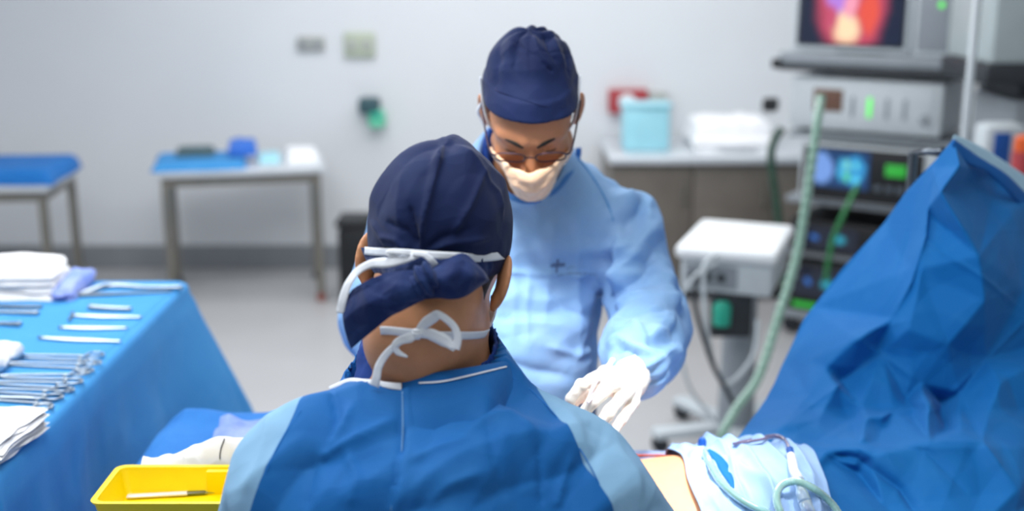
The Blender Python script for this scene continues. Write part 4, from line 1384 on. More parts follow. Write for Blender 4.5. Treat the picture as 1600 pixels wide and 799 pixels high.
def rod_tool(name, pts, rad, mat, label, cat, extra=None):
    P0 = [PT(*p) for p in pts]
    P0 = [np.array([p[0], p[1], TZ + 0.0045]) for p in P0]
    t = thing(name, P0[len(P0) // 2] * np.array([1, 1, 0]) + np.array([0, 0, TZ]), label, cat)
    S = spline(P0, 6)
    MB().tube(S, list(np.interp(np.linspace(0, 1, len(S)), np.linspace(0, 1, len(rad)), rad)), 12, flat=0.8).build('shaft', mat, t, True)
    if extra == 'grip':
        MB().tube([P0[0], P0[0] * 0.65 + P0[-1] * 0.35], 0.0055, 14, flat=0.8).build('grip', M['steel'], t, True)
    if extra == 'hook':
        d = P0[-1] - P0[-2]; d /= np.linalg.norm(d)
        MB().tube([P0[-1], P0[-1] + d * 0.012 + np.array([0, 0, 0.004]), P0[-1] + d * 0.014 + np.array([0, 0, 0.014])], 0.003, 10).build('hook', mat, t, True)
    return t


rod_tool('needle_probe', [(-60, 624), (40, 626), (62, 627)], [0.0055, 0.0055, 0.0025], M['steel'], 'straight round handled probe lying between the ring handled clamps', 'surgical probe', 'grip')


def tweezers(a, b, label, w=0.010):
    A, B = PT(*a), PT(*b)
    d = B - A; d[2] = 0; L_ = np.linalg.norm(d); d /= L_
    s = np.array([-d[1], d[0], 0])
    t = thing('tweezers', (A + B) / 2 * np.array([1, 1, 0]) + np.array([0, 0, TZ]), label, 'tweezers')
    for k in (-1, 1):
        pts = [A + s * 0.0015 * k, A + d * L_ * 0.25 + s * 0.0035 * k, A + d * L_ * 0.6 + s * 0.006 * k, B + s * 0.001 * k]
        pts = [np.array([p[0], p[1], TZ + 0.005]) for p in pts]
        ribbon('tweezer_arm', pts, [0.004, 0.008, w, 0.006], M['steel'], t, nrm=tuple(s * 0.5 * k + np.array([0, 0, 0.8])), thick=0.0016)
    return t


tweezers((232, 0), (0, 0), '') if False else None
tweezers((200, 515), (92, 514), 'steel tweezers near the table edge with a dark clip at one end')
tweezers((190, 536), (60, 530), 'long narrow tweezers lying just above the row of ring handled clamps')
tweezers((222, 498), (110, 495), 'dull green tinted tweezers between two brighter instruments')
rod_tool('scalpel', [(140, 483), (170, 485), (205, 486)], [0.009, 0.0085, 0.007], M['steel'], 'short broad bright scalpel near the dark clamp', 'scalpel')
rod_tool('retractor', [(285, 452), (230, 452), (170, 450), (128, 462)], [0.008, 0.006, 0.012, 0.009], M['steel'], 'large bright retractor at the far corner of the cloth', 'retractor', 'hook')
rod_tool('dark_clamp', [(270, 458), (200, 461), (150, 463), (118, 464)], [0.003, 0.004, 0.006, 0.009], M['dsteel'], 'long dark clamp behind the tweezers at the far end of the cloth', 'surgical clamp')
rod_tool('scissors_closed', [(60, 492), (20, 491), (-60, 489)], [0.008, 0.005, 0.004], M['steel'], 'steel instrument with a bright rounded end below the large towel stack', 'instrument')
rod_tool('scissors_closed', [(66, 482), (20, 482), (-60, 480)], [0.004, 0.005, 0.004], M['dsteel'], 'thin dull instrument directly below the large towel stack', 'instrument')
rod_tool('suction_probe', [(32, 510), (10, 509), (-50, 506)], [0.010, 0.006, 0.004], M['steel'], 'bright tipped instrument above the fluffy gauze at the frame edge', 'instrument')
rod_tool('hook_probe', [(108, 503), (112, 497), (114, 490)], [0.003, 0.003, 0.003], M['dsteel'], 'tiny dark hook standing beside the green tinted tweezers', 'instrument')


# ---- towels and gauze
def stack(name, c4, z0, hgt, layers, mat, label, cat, seed=1, wob=0.006, bulge=0.0):
    """stack of folded cloths; c4 = four plan corners"""
    c4 = [np.array(c)[:2] for c in c4]
    root = None
    rg = np.random.default_rng(seed)
    n = 34
    u = np.linspace(0, 1, n)
    U, W = np.meshgrid(u, u, indexing='ij')
    for k in range(layers):
        o4 = [c + rg.normal(size=2) * wob for c in c4]
        XY = (1 - U)[..., None] * (1 - W)[..., None] * o4[0] + U[..., None] * (1 - W)[..., None] * o4[1] + U[..., None] * W[..., None] * o4[2] + (1 - U)[..., None] * W[..., None] * o4[3]
        XY = XY + 0.004 * np.stack([vnoise(np.stack([U * 4 + k, W * 4, U * 0 + seed], -1)), vnoise(np.stack([U * 4, W * 4 + k, U * 0 + seed + 5], -1))], -1)
        e = np.minimum.reduce([U, 1 - U, W, 1 - W])
        dome = bulge * (1 - (2 * U - 1) ** 2) * (1 - (2 * W - 1) ** 2)
        lo_ = z0 + hgt * k / layers + dome * k / layers + 0.0006
        hi_ = z0 + hgt * (k + 0.86) / layers + dome * (k + 1) / layers
        wav = 0.0035 * vnoise(np.stack([U * 5, W * 5, U * 0 + seed * 3], -1)) * (0.2 + k / layers)
        Zt_ = lo_ + (hi_ - lo_) * np.clip(e / 0.04, 0, 1) ** 0.5 + wav
        if k == layers - 1:
            Zt_ = Zt_ + crumple(np.concatenate([XY, 0 * U[..., None]], -1).reshape(-1, 3), 0.06, 0.004, seed).reshape(U.shape) * np.clip(e / 0.1, 0, 1)
        A = np.concatenate([XY, Zt_[..., None]], -1); B = np.concatenate([XY, (lo_ + wav)[..., None]], -1)
        V1, F1 = grid_mesh(A); V2, _ = grid_mesh(B)
        if normals(V1, F1)[:, 2].mean() < 0: F1 = F1[:, ::-1]
        FF = [F1, F1[:, ::-1] + n * n]
        i = np.arange(n * n).reshape(n, n)
        for e_ in (i[0], i[-1], i[:, 0], i[:, -1]):
            FF.append(np.stack([e_[:-1], e_[:-1] + n * n, e_[1:] + n * n, e_[1:]], 1))
        o = mk(name if k == 0 else 'cloth_layer', np.concatenate([V1, V2]), np.concatenate(FF), mat, root)
        if k == 0:
            root = o
            tag(o, label, cat)
    return root


A = [PT(-110, 660), PT(64, 652), PT(10, 716), PT(-130, 722)]
A[1] = PT(72, 660); A[2] = PT(22, 700)
stack('gauze_stack', [PT(-120, 668), PT(76, 668), PT(2, 730), PT(-190, 722)], TZ, 0.042, 7, M['towel'], 'white stack of folded gauze at the near corner of the instrument table', 'gauze stack', 4, 0.004)
stack('towel_stack', [PT(-60, 470), PT(88, 470), PT(112, 440), PT(-30, 436)], TZ, 0.075, 4, M['towel'], 'large white towel stack at the far end of the instrument table', 'towel stack', 8, 0.006, 0.015)
o = stack('lilac_cloth', [PT(78, 472), PT(112, 470), PT(150, 438), PT(118, 434)], TZ, 0.032, 2, M['lilac'], 'crumpled lilac blue cloth beside the large towel stack', 'cloth', 11, 0.006, 0.012)


def gauze_ball(px, py, r, seed, label):
    c = PT(px, py); c = np.array([c[0], c[1], TZ + r * 0.62])
    f = lambda p: np.maximum(ell(p, c, (r * 1.25, r * 1.05, r * 0.75)) + 0.006 * vnoise(p * 45 + seed) + 0.006 * np.abs(vnoise(p * 90 + seed)), (TZ + 0.0005) - p[:, 2])
    V, F = sdf_mesh(f, axis_grid(c[0] - r * 1.6, c[0] + r * 1.6, 0.004), axis_grid(c[1] - r * 1.4, c[1] + r * 1.4, 0.004), axis_grid(TZ - 0.006, c[2] + r * 1.2, 0.004))
    tag(mk('gauze_ball', V, F, M['towel']), label, 'gauze')


gauze_ball(8, 563, 0.030, 3, 'fluffy white gauze ball at the frame edge, the upper of two')
gauze_ball(-14, 580, 0.032, 8, 'fluffy white gauze ball at the frame edge, the lower of two')

# ------------------------------------------------------------------ yellow tray on the leg drape
leg_t = bvh(leg_drape)
zr, zb = 1.115, 1.068
ca = [P(186, 729, z=zr), P(420, 719, z=zr), P(420, 782, z=zr), P(151, 786, z=zr)]
x0, x1 = -0.665, -0.395
y1_, y0_ = ca[0][1], ca[3][1]
t = None


def tray():
    R = lambda ins, z, r: [np.array([x, y, z]) for x, y in rrect(x0 + ins, x1 - ins, y0_ + ins, y1_ - ins, r)]
    rows = [R(0.014, zb - 0.001, 0.012), R(0.004, zb + 0.02, 0.014), R(-0.001, zr - 0.004, 0.016), R(-0.004, zr - 0.003, 0.018), R(-0.005, zr + 0.0005, 0.018), R(-0.002, zr + 0.001, 0.017), R(0.004, zr + 0.0005, 0.014), R(0.005, zr - 0.003, 0.013), R(0.013, zb + 0.008, 0.010), R(0.017, zb + 0.003, 0.008), R(0.024, zb + 0.0022, 0.006)]
    return rows


def rrect(xa, xb, ya, yb, r, k=6):
    out = []
    for (cx, cy, a0) in ((xb - r, ya + r, -90), (xb - r, yb - r, 0), (xa + r, yb - r, 90), (xa + r, ya + r, 180)):
        for i in range(k + 1):
            a = math.radians(a0 + 90 * i / k)
            out.append((cx + r * math.cos(a), cy + r * math.sin(a)))
    return out


rows = tray()
k = len(rows[0]); mb = MB()
vs = [tuple(p) for r in rows for p in r]
fs = []
for i in range(len(rows) - 1):
    for j in range(k):
        l = (j + 1) % k
        fs.append((i * k + j, i * k + l, (i + 1) * k + l, (i + 1) * k + j))
fs.append(tuple(range(k - 1, -1, -1))); fs.append(tuple((len(rows) - 1) * k + j for j in range(k)))
mb.add(vs, fs)
# pressed channel on the back wall
mb.box((x0 + 0.150, y1_ - 0.0175, zb + 0.001), (x0 + 0.205, y1_ - 0.006, zr - 0.002), 0.002)
tr = mb.build('yellow_tray', M['yellow'])
tag(tr, 'bright yellow plastic tray holding a scalpel, on the blue leg drape', 'tray')
# scalpel lying in it
zf = zb + 0.0065
a, b_ = P(198, 776, z=zf), P(352, 768, z=zf)
d = (b_ - a) / np.linalg.norm(b_ - a); s = np.array([-d[1], d[0], 0])
t = thing('scalpel', tuple((a + b_) / 2 - np.array([0, 0, 0.004])), 'steel scalpel with a dark neck lying in the yellow tray', 'scalpel')
Lh = np.linalg.norm(b_ - a)
MT = Matrix(((d[0], s[0], 0, a[0]), (d[1], s[1], 0, a[1]), (0, 0, 1, zf), (0, 0, 0, 1)))
MB().box((0, -0.0065, -0.002), (Lh * 0.62, 0.0065, 0.002), 0.0018, MT).build('handle', M['bright'], t)
MB().box((Lh * 0.60, -0.0052, -0.0023), (Lh * 0.80, 0.0052, 0.0023), 0.002, MT).build('neck', M['dsteel'], t)
MB().add([tuple(MT @ Vector(v)) for v in [(Lh * 0.79, -0.005, -0.0006), (Lh * 0.79, 0.005, -0.0006), (Lh * 0.95, 0.004, -0.0006), (Lh, -0.003, -0.0006), (Lh * 0.79, -0.005, 0.0006), (Lh * 0.79, 0.005, 0.0006), (Lh * 0.95, 0.004, 0.0006), (Lh, -0.003, 0.0006)]],
         [(3, 2, 1, 0), (4, 5, 6, 7), (0, 1, 5, 4), (1, 2, 6, 5), (2, 3, 7, 6), (3, 0, 4, 7)]).build('blade', M['steel'], t)
# white swabs behind the tray
yb_ = y1_ + 0.012
ctrl = []
pxs = [212, 232, 250, 266, 282, 300, 318, 345, 372, 410]
tops = [716, 718, 712, 711, 704, 697, 688, 684, 686, 692]
for rr_, (yy, kz) in enumerate([(yb_, 0.0), (yb_ + 0.006, 0.6), (yb_ + 0.03, 1.0), (yb_ + 0.07, 0.55), (yb_ + 0.085, 0.0)]):
    row = []
    for p_, t_ in zip(pxs, tops):
        tp = P(p_, t_, Y=yb_ + 0.03)
        row.append((P(p_, 725, Y=yb_)[0] + 0.004 * math.sin(rr_ * 2 + p_), yy, 1.055 + (tp[2] - 1.055) * kz))
    ctrl.append(row)
G = resample(ctrl, 40, 90)
G[..., 2] += np.abs(crumple(G.reshape(-1, 3), 0.035, 0.006, 6).reshape(G.shape[:2])) * np.sin(np.linspace(0, math.pi, 40))[:, None]
swab = sheet('white_swab', G, M['towel'], None, 0.0015)
tag(swab, 'rumpled white swab cloth with a dark thread, behind the yellow tray', 'swab')
st = bvh(swab)
pts = on(st, [(351, 686), (349, 692), (346, 700), (344, 710), (344, 718)], 0.001)
if len(pts) > 2:
    MB().tube(spline(pts, 5), 0.0011, 8).build('marker_thread', M['thread'], swab, True)
# lilac film behind the swabs
ctrl = [[P(330, 690, Y=2.1), P(352, 690, Y=2.1), P(380, 690, Y=2.1), P(410, 690, Y=2.1)],
        [P(340, 665, Y=2.16), P(356, 655, Y=2.16), P(380, 668, Y=2.16), P(410, 664, Y=2.16)],
        [P(345, 655, Y=2.22), P(360, 650, Y=2.22), P(385, 655, Y=2.22), P(412, 655, Y=2.22)],
        [P(345, 665, Y=2.27), P(360, 665, Y=2.27), P(385, 665, Y=2.27), P(412, 665, Y=2.27)]]
G = resample(ctrl, 30, 30)
G[..., 2] = np.maximum(G[..., 2] + 0.01 * vnoise(G * 30), 1.03)
o = sheet('lilac_film', G, M['lilac'], None, 0.0015)
tag(o, 'crumpled lilac cloth on the leg drape behind the white swab', 'cloth')

# ------------------------------------------------------------------ people
def head_frame(c, fwd, tilt=0.0):
    """axes of a head: x to its own side, y out of the face, z up; columns of the matrix"""
    y = np.array(fwd, float); y /= np.linalg.norm(y)
    z = np.array([tilt, 0, 1.0]); x = np.cross(y, z); x /= np.linalg.norm(x)
    z = np.cross(x, y)
    return np.array(c, float), np.stack([x, y, z], 1)


def head_sdf(q, face=True):
    """q in head axes (metres, before scale)"""
    m = q.copy(); m[:, 0] = np.abs(q[:, 0])
    d = union([ell(q, (0, -0.014, 0.036), (0.076, 0.098, 0.090)), ell(q, (0, 0.028, -0.030), (0.061, 0.064, 0.088)), ell(q, (0, 0.045, 0.03), (0.066, 0.052, 0.055)),
               cap(m, (0.056, 0.02, -0.05), (0.03, 0.062, -0.095), 0.018, 0.016), ell(q, (0, 0.070, -0.100), (0.028, 0.024, 0.020)),
               cap(q, (0, -0.03, -0.03), (0, -0.045, -0.09), 0.060)], 0.025)
    if face:
        brow = union([cap(m, (0.012, 0.090, 0.026), (0.048, 0.074, 0.028), 0.010, 0.009)], 0.01)
        d = smin(d, brow, 0.014)
        d = smax(d, -ell(m, (0.033, 0.103, 0.004), (0.021, 0.018, 0.013)), 0.014)       # eye sockets
        d = smin(d, ell(m, (0.034, 0.071, 0.003), (0.0165, 0.0135, 0.0115)), 0.004)      # lidded eyes
        d = smin(d, ell(m, (0.040, 0.058, -0.030), (0.024, 0.026, 0.020)), 0.02)         # cheekbones
        nose = union([cap(q, (0, 0.088, 0.010), (0, 0.112, -0.034), 0.0085, 0.0115), ell(m, (0.0115, 0.100, -0.036), (0.0085, 0.012, 0.008))], 0.008)
        d = smin(d, nose, 0.012)
        lips = union([cap(m, (0.0, 0.0965, -0.064), (0.021, 0.084, -0.066), 0.006, 0.003), cap(m, (0.0, 0.094, -0.075), (0.018, 0.084, -0.073), 0.007, 0.003)], 0.003)
        d = smin(d, lips, 0.006)
        d = smax(d, -ell(q, (0, 0.109, 0.052), (0.0022, 0.012, 0.012)), 0.006) if False else d
    # ears
    e = m - np.array([0.080, -0.012, -0.002])
    ca, sa = math.cos(0.45), math.sin(0.45)
    ex = e[:, 0] * ca + e[:, 1] * sa; ey = -e[:, 0] * sa + e[:, 1] * ca
    E = np.stack([ex, ey, e[:, 2] + 0.002 * 0], 1)
    ear = ell(E, (0.006, -0.004, 0.006), (0.0065, 0.0195, 0.031))
    ear = smin(ear, ell(E, (0.003, 0.004, -0.022), (0.005, 0.010, 0.013)), 0.008)
    ear = smax(ear, -ell(E, (0.0135, 0.0, 0.008), (0.0075, 0.0125, 0.020)), 0.004)
    return smin(d, ear, 0.007)


def loc_of(p, fr, s):
    return (p - fr[0]) @ fr[1] / s


def wld(q, fr, s):
    return fr[0] + (np.array(q, float) * s) @ fr[1].T


def hand_chain(p, W, knuckles, mids, ends, tips, thumb, rw=0.026, k=0.008):
    """palm and five fingers; every finger knuckle -> middle joint -> end joint -> tip"""
    d = [cap(p, W, 0.5 * (knuckles[1] + knuckles[2]), rw, rw * 0.62)]
    for i, K in enumerate(knuckles):
        d.append(cap(p, W * 0.75 + K * 0.25, K, 0.017, 0.0125 - 0.0008 * i))
    palm = union(d, 0.018)
    out = palm
    for i in range(4):
        r = (0.0105, 0.0108, 0.0102, 0.0092)[i]
        f = union([cap(p, knuckles[i], mids[i], r * 1.12, r), cap(p, mids[i], ends[i], r, r * 0.9), cap(p, ends[i], tips[i], r * 0.9, r * 0.78)], 0.004)
        out = smin(out, f, k)
    th = union([cap(p, thumb[0], thumb[1], 0.017, 0.0135), cap(p, thumb[1], thumb[2], 0.013, 0.0115), cap(p, thumb[2], thumb[3], 0.0115, 0.009)], 0.005)
    return smin(out, th, k)


def lerp(a, b, t):
    return np.array(a) * (1 - t) + np.array(b) * t


# ================================================================== the facing surgeon
FS = 1.05
FR = head_frame(P(830, 177, 2.26), (-0.02, -0.766, -0.643), tilt=-0.02)
A_ = dict(shR=P(972, 362, 2.52), shL=P(640, 362, 2.52), elR=P(1018, 512, 2.44), elL=P(592, 500, 2.40), wrR=P(985, 592, 2.14), wrL=P(700, 600, 2.10))
# knuckles of the hand in view (index .. little), then the joints
kn = [P(945, 583, 2.035), P(962, 597, 2.03), P(979, 612, 2.04), P(990, 628, 2.06)]
mi = [P(908, 604, 1.995), P(926, 628, 1.985), P(950, 646, 1.995), P(972, 656, 2.02)]
en = [P(893, 624, 2.00), P(907, 652, 1.99), P(932, 668, 1.99), P(958, 675, 2.01)]
ti = [P(890, 640, 2.02), P(903, 668, 2.01), P(926, 682, 2.01), P(950, 688, 2.02)]
thb = [P(955, 605, 2.11), P(925, 610, 2.07), P(905, 620, 2.035), P(894, 634, 2.02)]
# other hand, hidden by the near surgeon: mirrored to the same field
off = np.array([-0.20, 0.0, 0.0])
mir = lambda a: np.array([0.085 - (a[0] - 0.085) - 0.10, a[1], a[2]])
knL, miL, enL, tiL, thL = [[mir(a) for a in l] for l in (kn, mi, en, ti, thb)]
A_['wrL'] = mir(A_['wrR'])
hipF = P(800, 700, 2.62)
hipF = np.array([hipF[0], 2.56, 0.98])
neckF0 = wld((0, -0.05, -0.075), FR, FS)
c7F = P(815, 262, 2.50)


def body_front(p):
    d = head_sdf(loc_of(p, FR, FS)) * FS
    d = smin(d, cap(p, neckF0, c7F + np.array([0, 0.02, -0.03]), 0.058, 0.066), 0.03)
    m = union([ell(p, P(806, 400, 2.60), (0.165, 0.105, 0.20)), ell(p, (hipF[0], 2.56, 1.12), (0.15, 0.10, 0.20)), ell(p, (hipF[0], 2.56, 0.95), (0.165, 0.11, 0.13))], 0.06)
    m = smin(m, cap(p, A_['shL'], A_['shR'], 0.055), 0.06)
    d = smin(d, m, 0.05)
    for s, sh, el_, wr, K, Mi, E, T_, TH in ((1, 'shR', 'elR', 'wrR', kn, mi, en, ti, thb), (-1, 'shL', 'elL', 'wrL', knL, miL, enL, tiL, thL)):
        a = union([cap(p, A_[sh], A_[el_], 0.052, 0.040), cap(p, A_[el_], A_[wr], 0.040, 0.026)], 0.02)
        d = smin(d, a, 0.03)
        h = hand_chain(p, A_[wr], K, Mi, E, T_, TH, rw=0.022) + 0.002
        d = smin(d, h, 0.012)
        hp = np.array([hipF[0] + 0.095 * s, 2.57, 0.92])
        kn_ = np.array([hipF[0] + 0.11 * s, 2.55, 0.50]); an = np.array([hipF[0] + 0.12 * s, 2.60, 0.10])
        lg = union([cap(p, hp, kn_, 0.085, 0.055), cap(p, kn_, an, 0.055, 0.036), cap(p, an + np.array([0, 0.02, -0.05]), an + np.array([0.02 * s, -0.15, -0.065]), 0.036, 0.028)], 0.03)
        d = smin(d, lg, 0.03)
    return d


t = thing('person', (hipF[0], 2.56, 0), 'person facing us in a light blue gown, dark cap, glasses and mask, head bowed', 'person')
person_front = t
gx = axis_grid(-0.40, 0.46, 0.009, (FR[0][0] - 0.11, FR[0][0] + 0.11), 0.0032)
gy = axis_grid(1.93, 2.76, 0.010, (2.08, 2.40), 0.0034)
gz = axis_grid(0.0, 1.86, 0.011, (1.50, 1.80), 0.0032)
V, F = sdf_mesh(body_front, gx, gy, gz)
mk('body', V, F, M['skin_a'], t)


# ---- scrub shirt and trousers
def shirt_front(p):
    m = union([ell(p, P(806, 400, 2.59), (0.185, 0.125, 0.215)), cap(p, A_['shL'] + np.array([0.02, 0, 0]), A_['shR'] - np.array([0.02, 0, 0]), 0.070), cap(p, c7F + np.array([0, 0.02, -0.06]), c7F + np.array([0, 0.005, 0.028]), 0.105, 0.088)], 0.05)
    op = cap(p, c7F + np.array([0, -0.025, -0.035]), c7F + np.array([0, -0.07, 0.14]), 0.062, 0.080)
    return smax(m, -op, 0.006)


V, F = sdf_mesh(shirt_front, axis_grid(-0.30, 0.36, 0.006), axis_grid(2.28, 2.80, 0.006), axis_grid(1.05, 1.66, 0.006))
V = V + normals(V, F) * crumple(V, 0.05, 0.004, 3)[:, None]
mk('scrub_shirt', V, F, M['scrub'], t, label='navy scrub collar inside the gown neck')


def trousers(hx, hy, s_front):
    def f(p):
        q = p.copy(); q[:, 0] = hx + np.abs(p[:, 0] - hx)
        a = union([cap(q, (hx + 0.09, hy, 0.93), (hx + 0.11, hy, 0.52), 0.105, 0.08), cap(q, (hx + 0.11, hy, 0.52), (hx + 0.12, hy + 0.02, 0.12), 0.08, 0.066), ell(q, (hx, hy, 0.97), (0.18, 0.13, 0.12))], 0.03)
        return smax(a, 0.09 - p[:, 2], 0.004)
    return f


def shoe(hx, hy, sx, dirn):
    def f(p):
        a = union([cap(p, (hx + 0.12 * sx, hy + 0.04, 0.045), (hx + 0.13 * sx, hy - dirn * 0.17, 0.035), 0.048, 0.042), cap(p, (hx + 0.12 * sx, hy + 0.03, 0.10), (hx + 0.12 * sx, hy + 0.03, 0.05), 0.046, 0.048)], 0.03)
        a = smax(a, 0.002 - p[:, 2], 0.004)
        return smax(a, p[:, 2] - 0.105, 0.006)
    return f


def dress_legs(t, hx, hy, dirn):
    V, F = sdf_mesh(trousers(hx, hy, 1), axis_grid(hx - 0.24, hx + 0.24, 0.012), axis_grid(hy - 0.2, hy + 0.2, 0.012), axis_grid(0.05, 1.12, 0.014))
    mk('trousers', V, F, M['scrub'], t)
    for sx in (-1, 1):
        V, F = sdf_mesh(shoe(hx, hy, sx, dirn), axis_grid(hx + 0.12 * sx - 0.07, hx + 0.12 * sx + 0.08, 0.006), axis_grid(hy - 0.26, hy + 0.26, 0.007), axis_grid(-0.012, 0.13, 0.006))
        mk('shoe', V, F, M['white'], t)


dress_legs(t, hipF[0], 2.58, 1)


# ---- light blue gown
cuffR_a, cuffR_b = lerp(A_['elR'], A_['wrR'], 0.90), A_['wrR']


def gown_front_base(p):
    chest = union([ell(p, P(806, 400, 2.565), (0.212, 0.150, 0.235)), ell(p, P(800, 560, 2.56), (0.185, 0.150, 0.24)), cap(p, (hipF[0], 2.57, 1.02), (hipF[0], 2.58, 0.48), 0.185, 0.215),
                   cap(p, A_['shL'], A_['shR'], 0.078), cap(p, c7F + np.array([0, 0.03, -0.10]), c7F + np.array([0, 0.02, 0.018]), 0.15, 0.094),
                   cap(p, lerp(c7F, A_['shR'], 0.15) + np.array([0, 0, 0.0]), A_['shR'], 0.075, 0.075), cap(p, lerp(c7F, A_['shL'], 0.15), A_['shL'], 0.075, 0.075)], 0.05)
    d = chest
    for sh, el_, wr in (('shR', 'elR', 'wrR'), ('shL', 'elL', 'wrL')):
        S_, E_, W_ = A_[sh], A_[el_], A_[wr]
        arm = union([cap(p, S_, lerp(S_, E_, 0.95), 0.080, 0.078), cap(p, E_, lerp(E_, W_, 0.45), 0.080, 0.078), cap(p, lerp(E_, W_, 0.4), lerp(E_, W_, 0.80), 0.078, 0.060)], 0.025)
        ax = (W_ - E_) / np.linalg.norm(W_ - E_)
        arm = smax(arm, (p - lerp(E_, W_, 0.93)) @ ax, 0.008)
        d = smin(d, arm, 0.022)
    op = cap(p, c7F + np.array([0.0, -0.03, -0.035]), c7F + np.array([0, -0.08, 0.18]), 0.078, 0.105)
    d = smax(d, -op, 0.006)
    return smax(d, 0.42 - p[:, 2], 0.003)


V, F = sdf_mesh(gown_front_base, axis_grid(-0.44, 0.50, 0.0055), axis_grid(1.98, 2.86, 0.0065, (1.98, 2.55), 0.0055), axis_grid(0.40, 1.66, 0.02, (1.02, 1.64), 0.0055))
N = normals(V, F)
px_, py_, dd_ = proj(V)
facing = np.clip(-(N * ((V - CAM) / dd_[:, None])).sum(1) * 2.0 + 0.1, 0, 1)
H = creases(px_, py_, [
    ([(955, 380), (944, 450), (938, 520), (932, 590)], -0.020, 7), ([(972, 350), (962, 400), (952, 440)], 0.010, 8), ([(1005, 300), (1000, 345), (985, 400)], -0.008, 9),
    ([(1018, 300), (1012, 345)], 0.007, 8), ([(945, 470), (990, 440), (1040, 400)], -0.009, 8), ([(950, 495), (1000, 485), (1060, 487)], -0.014, 6), ([(948, 480), (1000, 465), (1066, 478)], 0.010, 8),
    ([(948, 440), (975, 415), (1005, 390)], 0.009, 8), ([(955, 520), (985, 512), (1010, 530), (1040, 520)], 0.010, 6), ([(945, 545), (965, 532), (1000, 545), (1030, 560)], 0.010, 6),
    ([(960, 560), (975, 545), (1005, 560)], -0.008, 5), ([(1000, 575), (1030, 560), (1055, 540)], 0.009, 6), ([(1010, 600), (1035, 590), (1050, 570)], -0.008, 5), ([(1000, 510), (1015, 535), (1040, 560)], -0.007, 5),
    ([(1045, 440), (1052, 480), (1050, 520)], 0.008, 8), ([(780, 425), (850, 428), (935, 432)], 0.005, 5), ([(828, 420), (822, 480), (826, 540)], 0.004, 5), ([(850, 540), (900, 555), (935, 545)], 0.005, 6),
    ([(870, 330), (860, 400), (850, 520)], 0.004, 10), ([(905, 330), (900, 420), (905, 560)], 0.005, 9), ([(800, 330), (805, 430), (800, 560)], 0.004, 9), ([(780, 560), (830, 580), (900, 590)], -0.006, 9),
    ([(905, 250), (935, 290), (958, 340)], -0.0025, 2.5), ([(850, 440), (880, 480), (920, 500)], -0.004, 6), ([(900, 470), (915, 520), (900, 570)], 0.004, 6)])
H *= 1.5
H += crumple(V, 0.065, 0.008, 13, 4) * np.clip((px_ - 940) / 30, 0, 1) * np.clip((py_ - 400) / 80, 0.2, 1)
H += crumple(V, 0.10, 0.011, 12, 5) * (0.55 + 0.9 * np.clip((px_ - 940) / 40, 0, 1)) * np.clip((1.60 - V[:, 2]) / 0.15, 0.2, 1)
V2 = V + N * (H * facing + crumple(V, 0.12, 0.008, 21, 3) * (1 - facing))[:, None]
gownF = mk('gown', V2, F, M['gown_front'], t)
gF = bvh(gownF)
S = on(gF, [(903, 248), (920, 268), (938, 296), (952, 325), (958, 345)], 0.0003)
MB().tube(spline(S, 6), 0.0013, 6).build('shoulder_seam', M['tabledrape'], gownF, True)
# collar binding
cb = [P(728, 226, 2.44), P(733, 240, 2.42), P(748, 262, 2.39), P(775, 292, 2.365), P(810, 312, 2.35), P(840, 312, 2.35), P(868, 296, 2.365), P(888, 272, 2.39), P(902, 246, 2.42), P(904, 232, 2.46)]
S = []
for p_, fb in zip([(728, 226), (733, 240), (748, 262), (775, 292), (810, 312), (840, 312), (868, 296), (888, 272), (902, 246), (904, 232)], cb):
    h = hit(gF, p_[0], p_[1], 0.001)
    S.append(h if h is not None and abs(h[1] - fb[1]) < 0.06 else fb)
ribbon('neck_binding', S, 0.012, fabric('neck_binding_blue', '4a86d0', bump=0.2), gownF, nrm=lambda s: np.array([0, -1, 0.7]), thick=0.002)

# printed mark and lettering on the chest
inkm = M['ink']


def printed(name, pts2d, w, lift=0.0012):
    S = on(gF, pts2d, lift)
    if len(S) >= 2:
        ribbon(name, S, w, inkm, gownF, nrm=(0, -1, 0.1), thick=0.0005, n=3)


printed('printed_mark', [(871.5, 405), (870.2, 412.2)], 0.0035)
printed('printed_mark', [(862, 412.4), (871, 412.2), (882.5, 411.8)], 0.0020)
printed('printed_mark', [(859.5, 416.2), (870, 415.6), (882.5, 414.8)], 0.0032)
printed('printed_mark', [(870, 416), (869, 427)], 0.0030)


def lettering(text, start, end, h_px):
    cu = bpy.data.curves.new('lettering', 'FONT'); cu.body = text; cu.size = 1
    o = bpy.data.objects.new('tmp', cu); COL.objects.link(o)
    bpy.context.view_layer.update()
    me = bpy.data.meshes.new_from_object(o.evaluated_get(bpy.context.evaluated_depsgraph_get()))
    v = np.array([tuple(q.co) for q in me.vertices]); f = [tuple(q.vertices) for q in me.polygons]
    bpy.data.objects.remove(o); bpy.data.curves.remove(cu); bpy.data.meshes.remove(me)
    w = v[:, 0].max()
    out = []
    for q in v:
        tt = q[0] / w
        x = start[0] + (end[0] - start[0]) * tt; y = start[1] + (end[1] - start[1]) * tt + 2.5 * (tt - 0.5) ** 2 * 4 - q[1] * h_px
        hh = hit(gF, x, y, 0.0012)
        out.append(hh if hh is not None else P(x, y, 2.4))
    mk('lettering', np.array(out), f, inkm, gownF, False)


lettering('NSPmr', (885, 420), (898, 417), 3.6)
lettering('Lafit I ESPvufpur B. Auto', (870, 430), (931, 428), 4.6)

# ---- glove, knitted cuff, tweezers
def glove_f(K, Mi, E, T_, TH, W_, E_):
    def f(p):
        h = hand_chain(p, W_, K, Mi, E, T_, TH, rw=0.024, k=0.007)
        ax = (W_ - E_) / np.linalg.norm(W_ - E_)
        c = cap(p, lerp(E_, W_, 0.86), W_ + ax * 0.01, 0.037, 0.032)
        h = smin(h, c, 0.014)
        return smax(h, -((p - lerp(E_, W_, 0.86)) @ ax), 0.002)
    return f


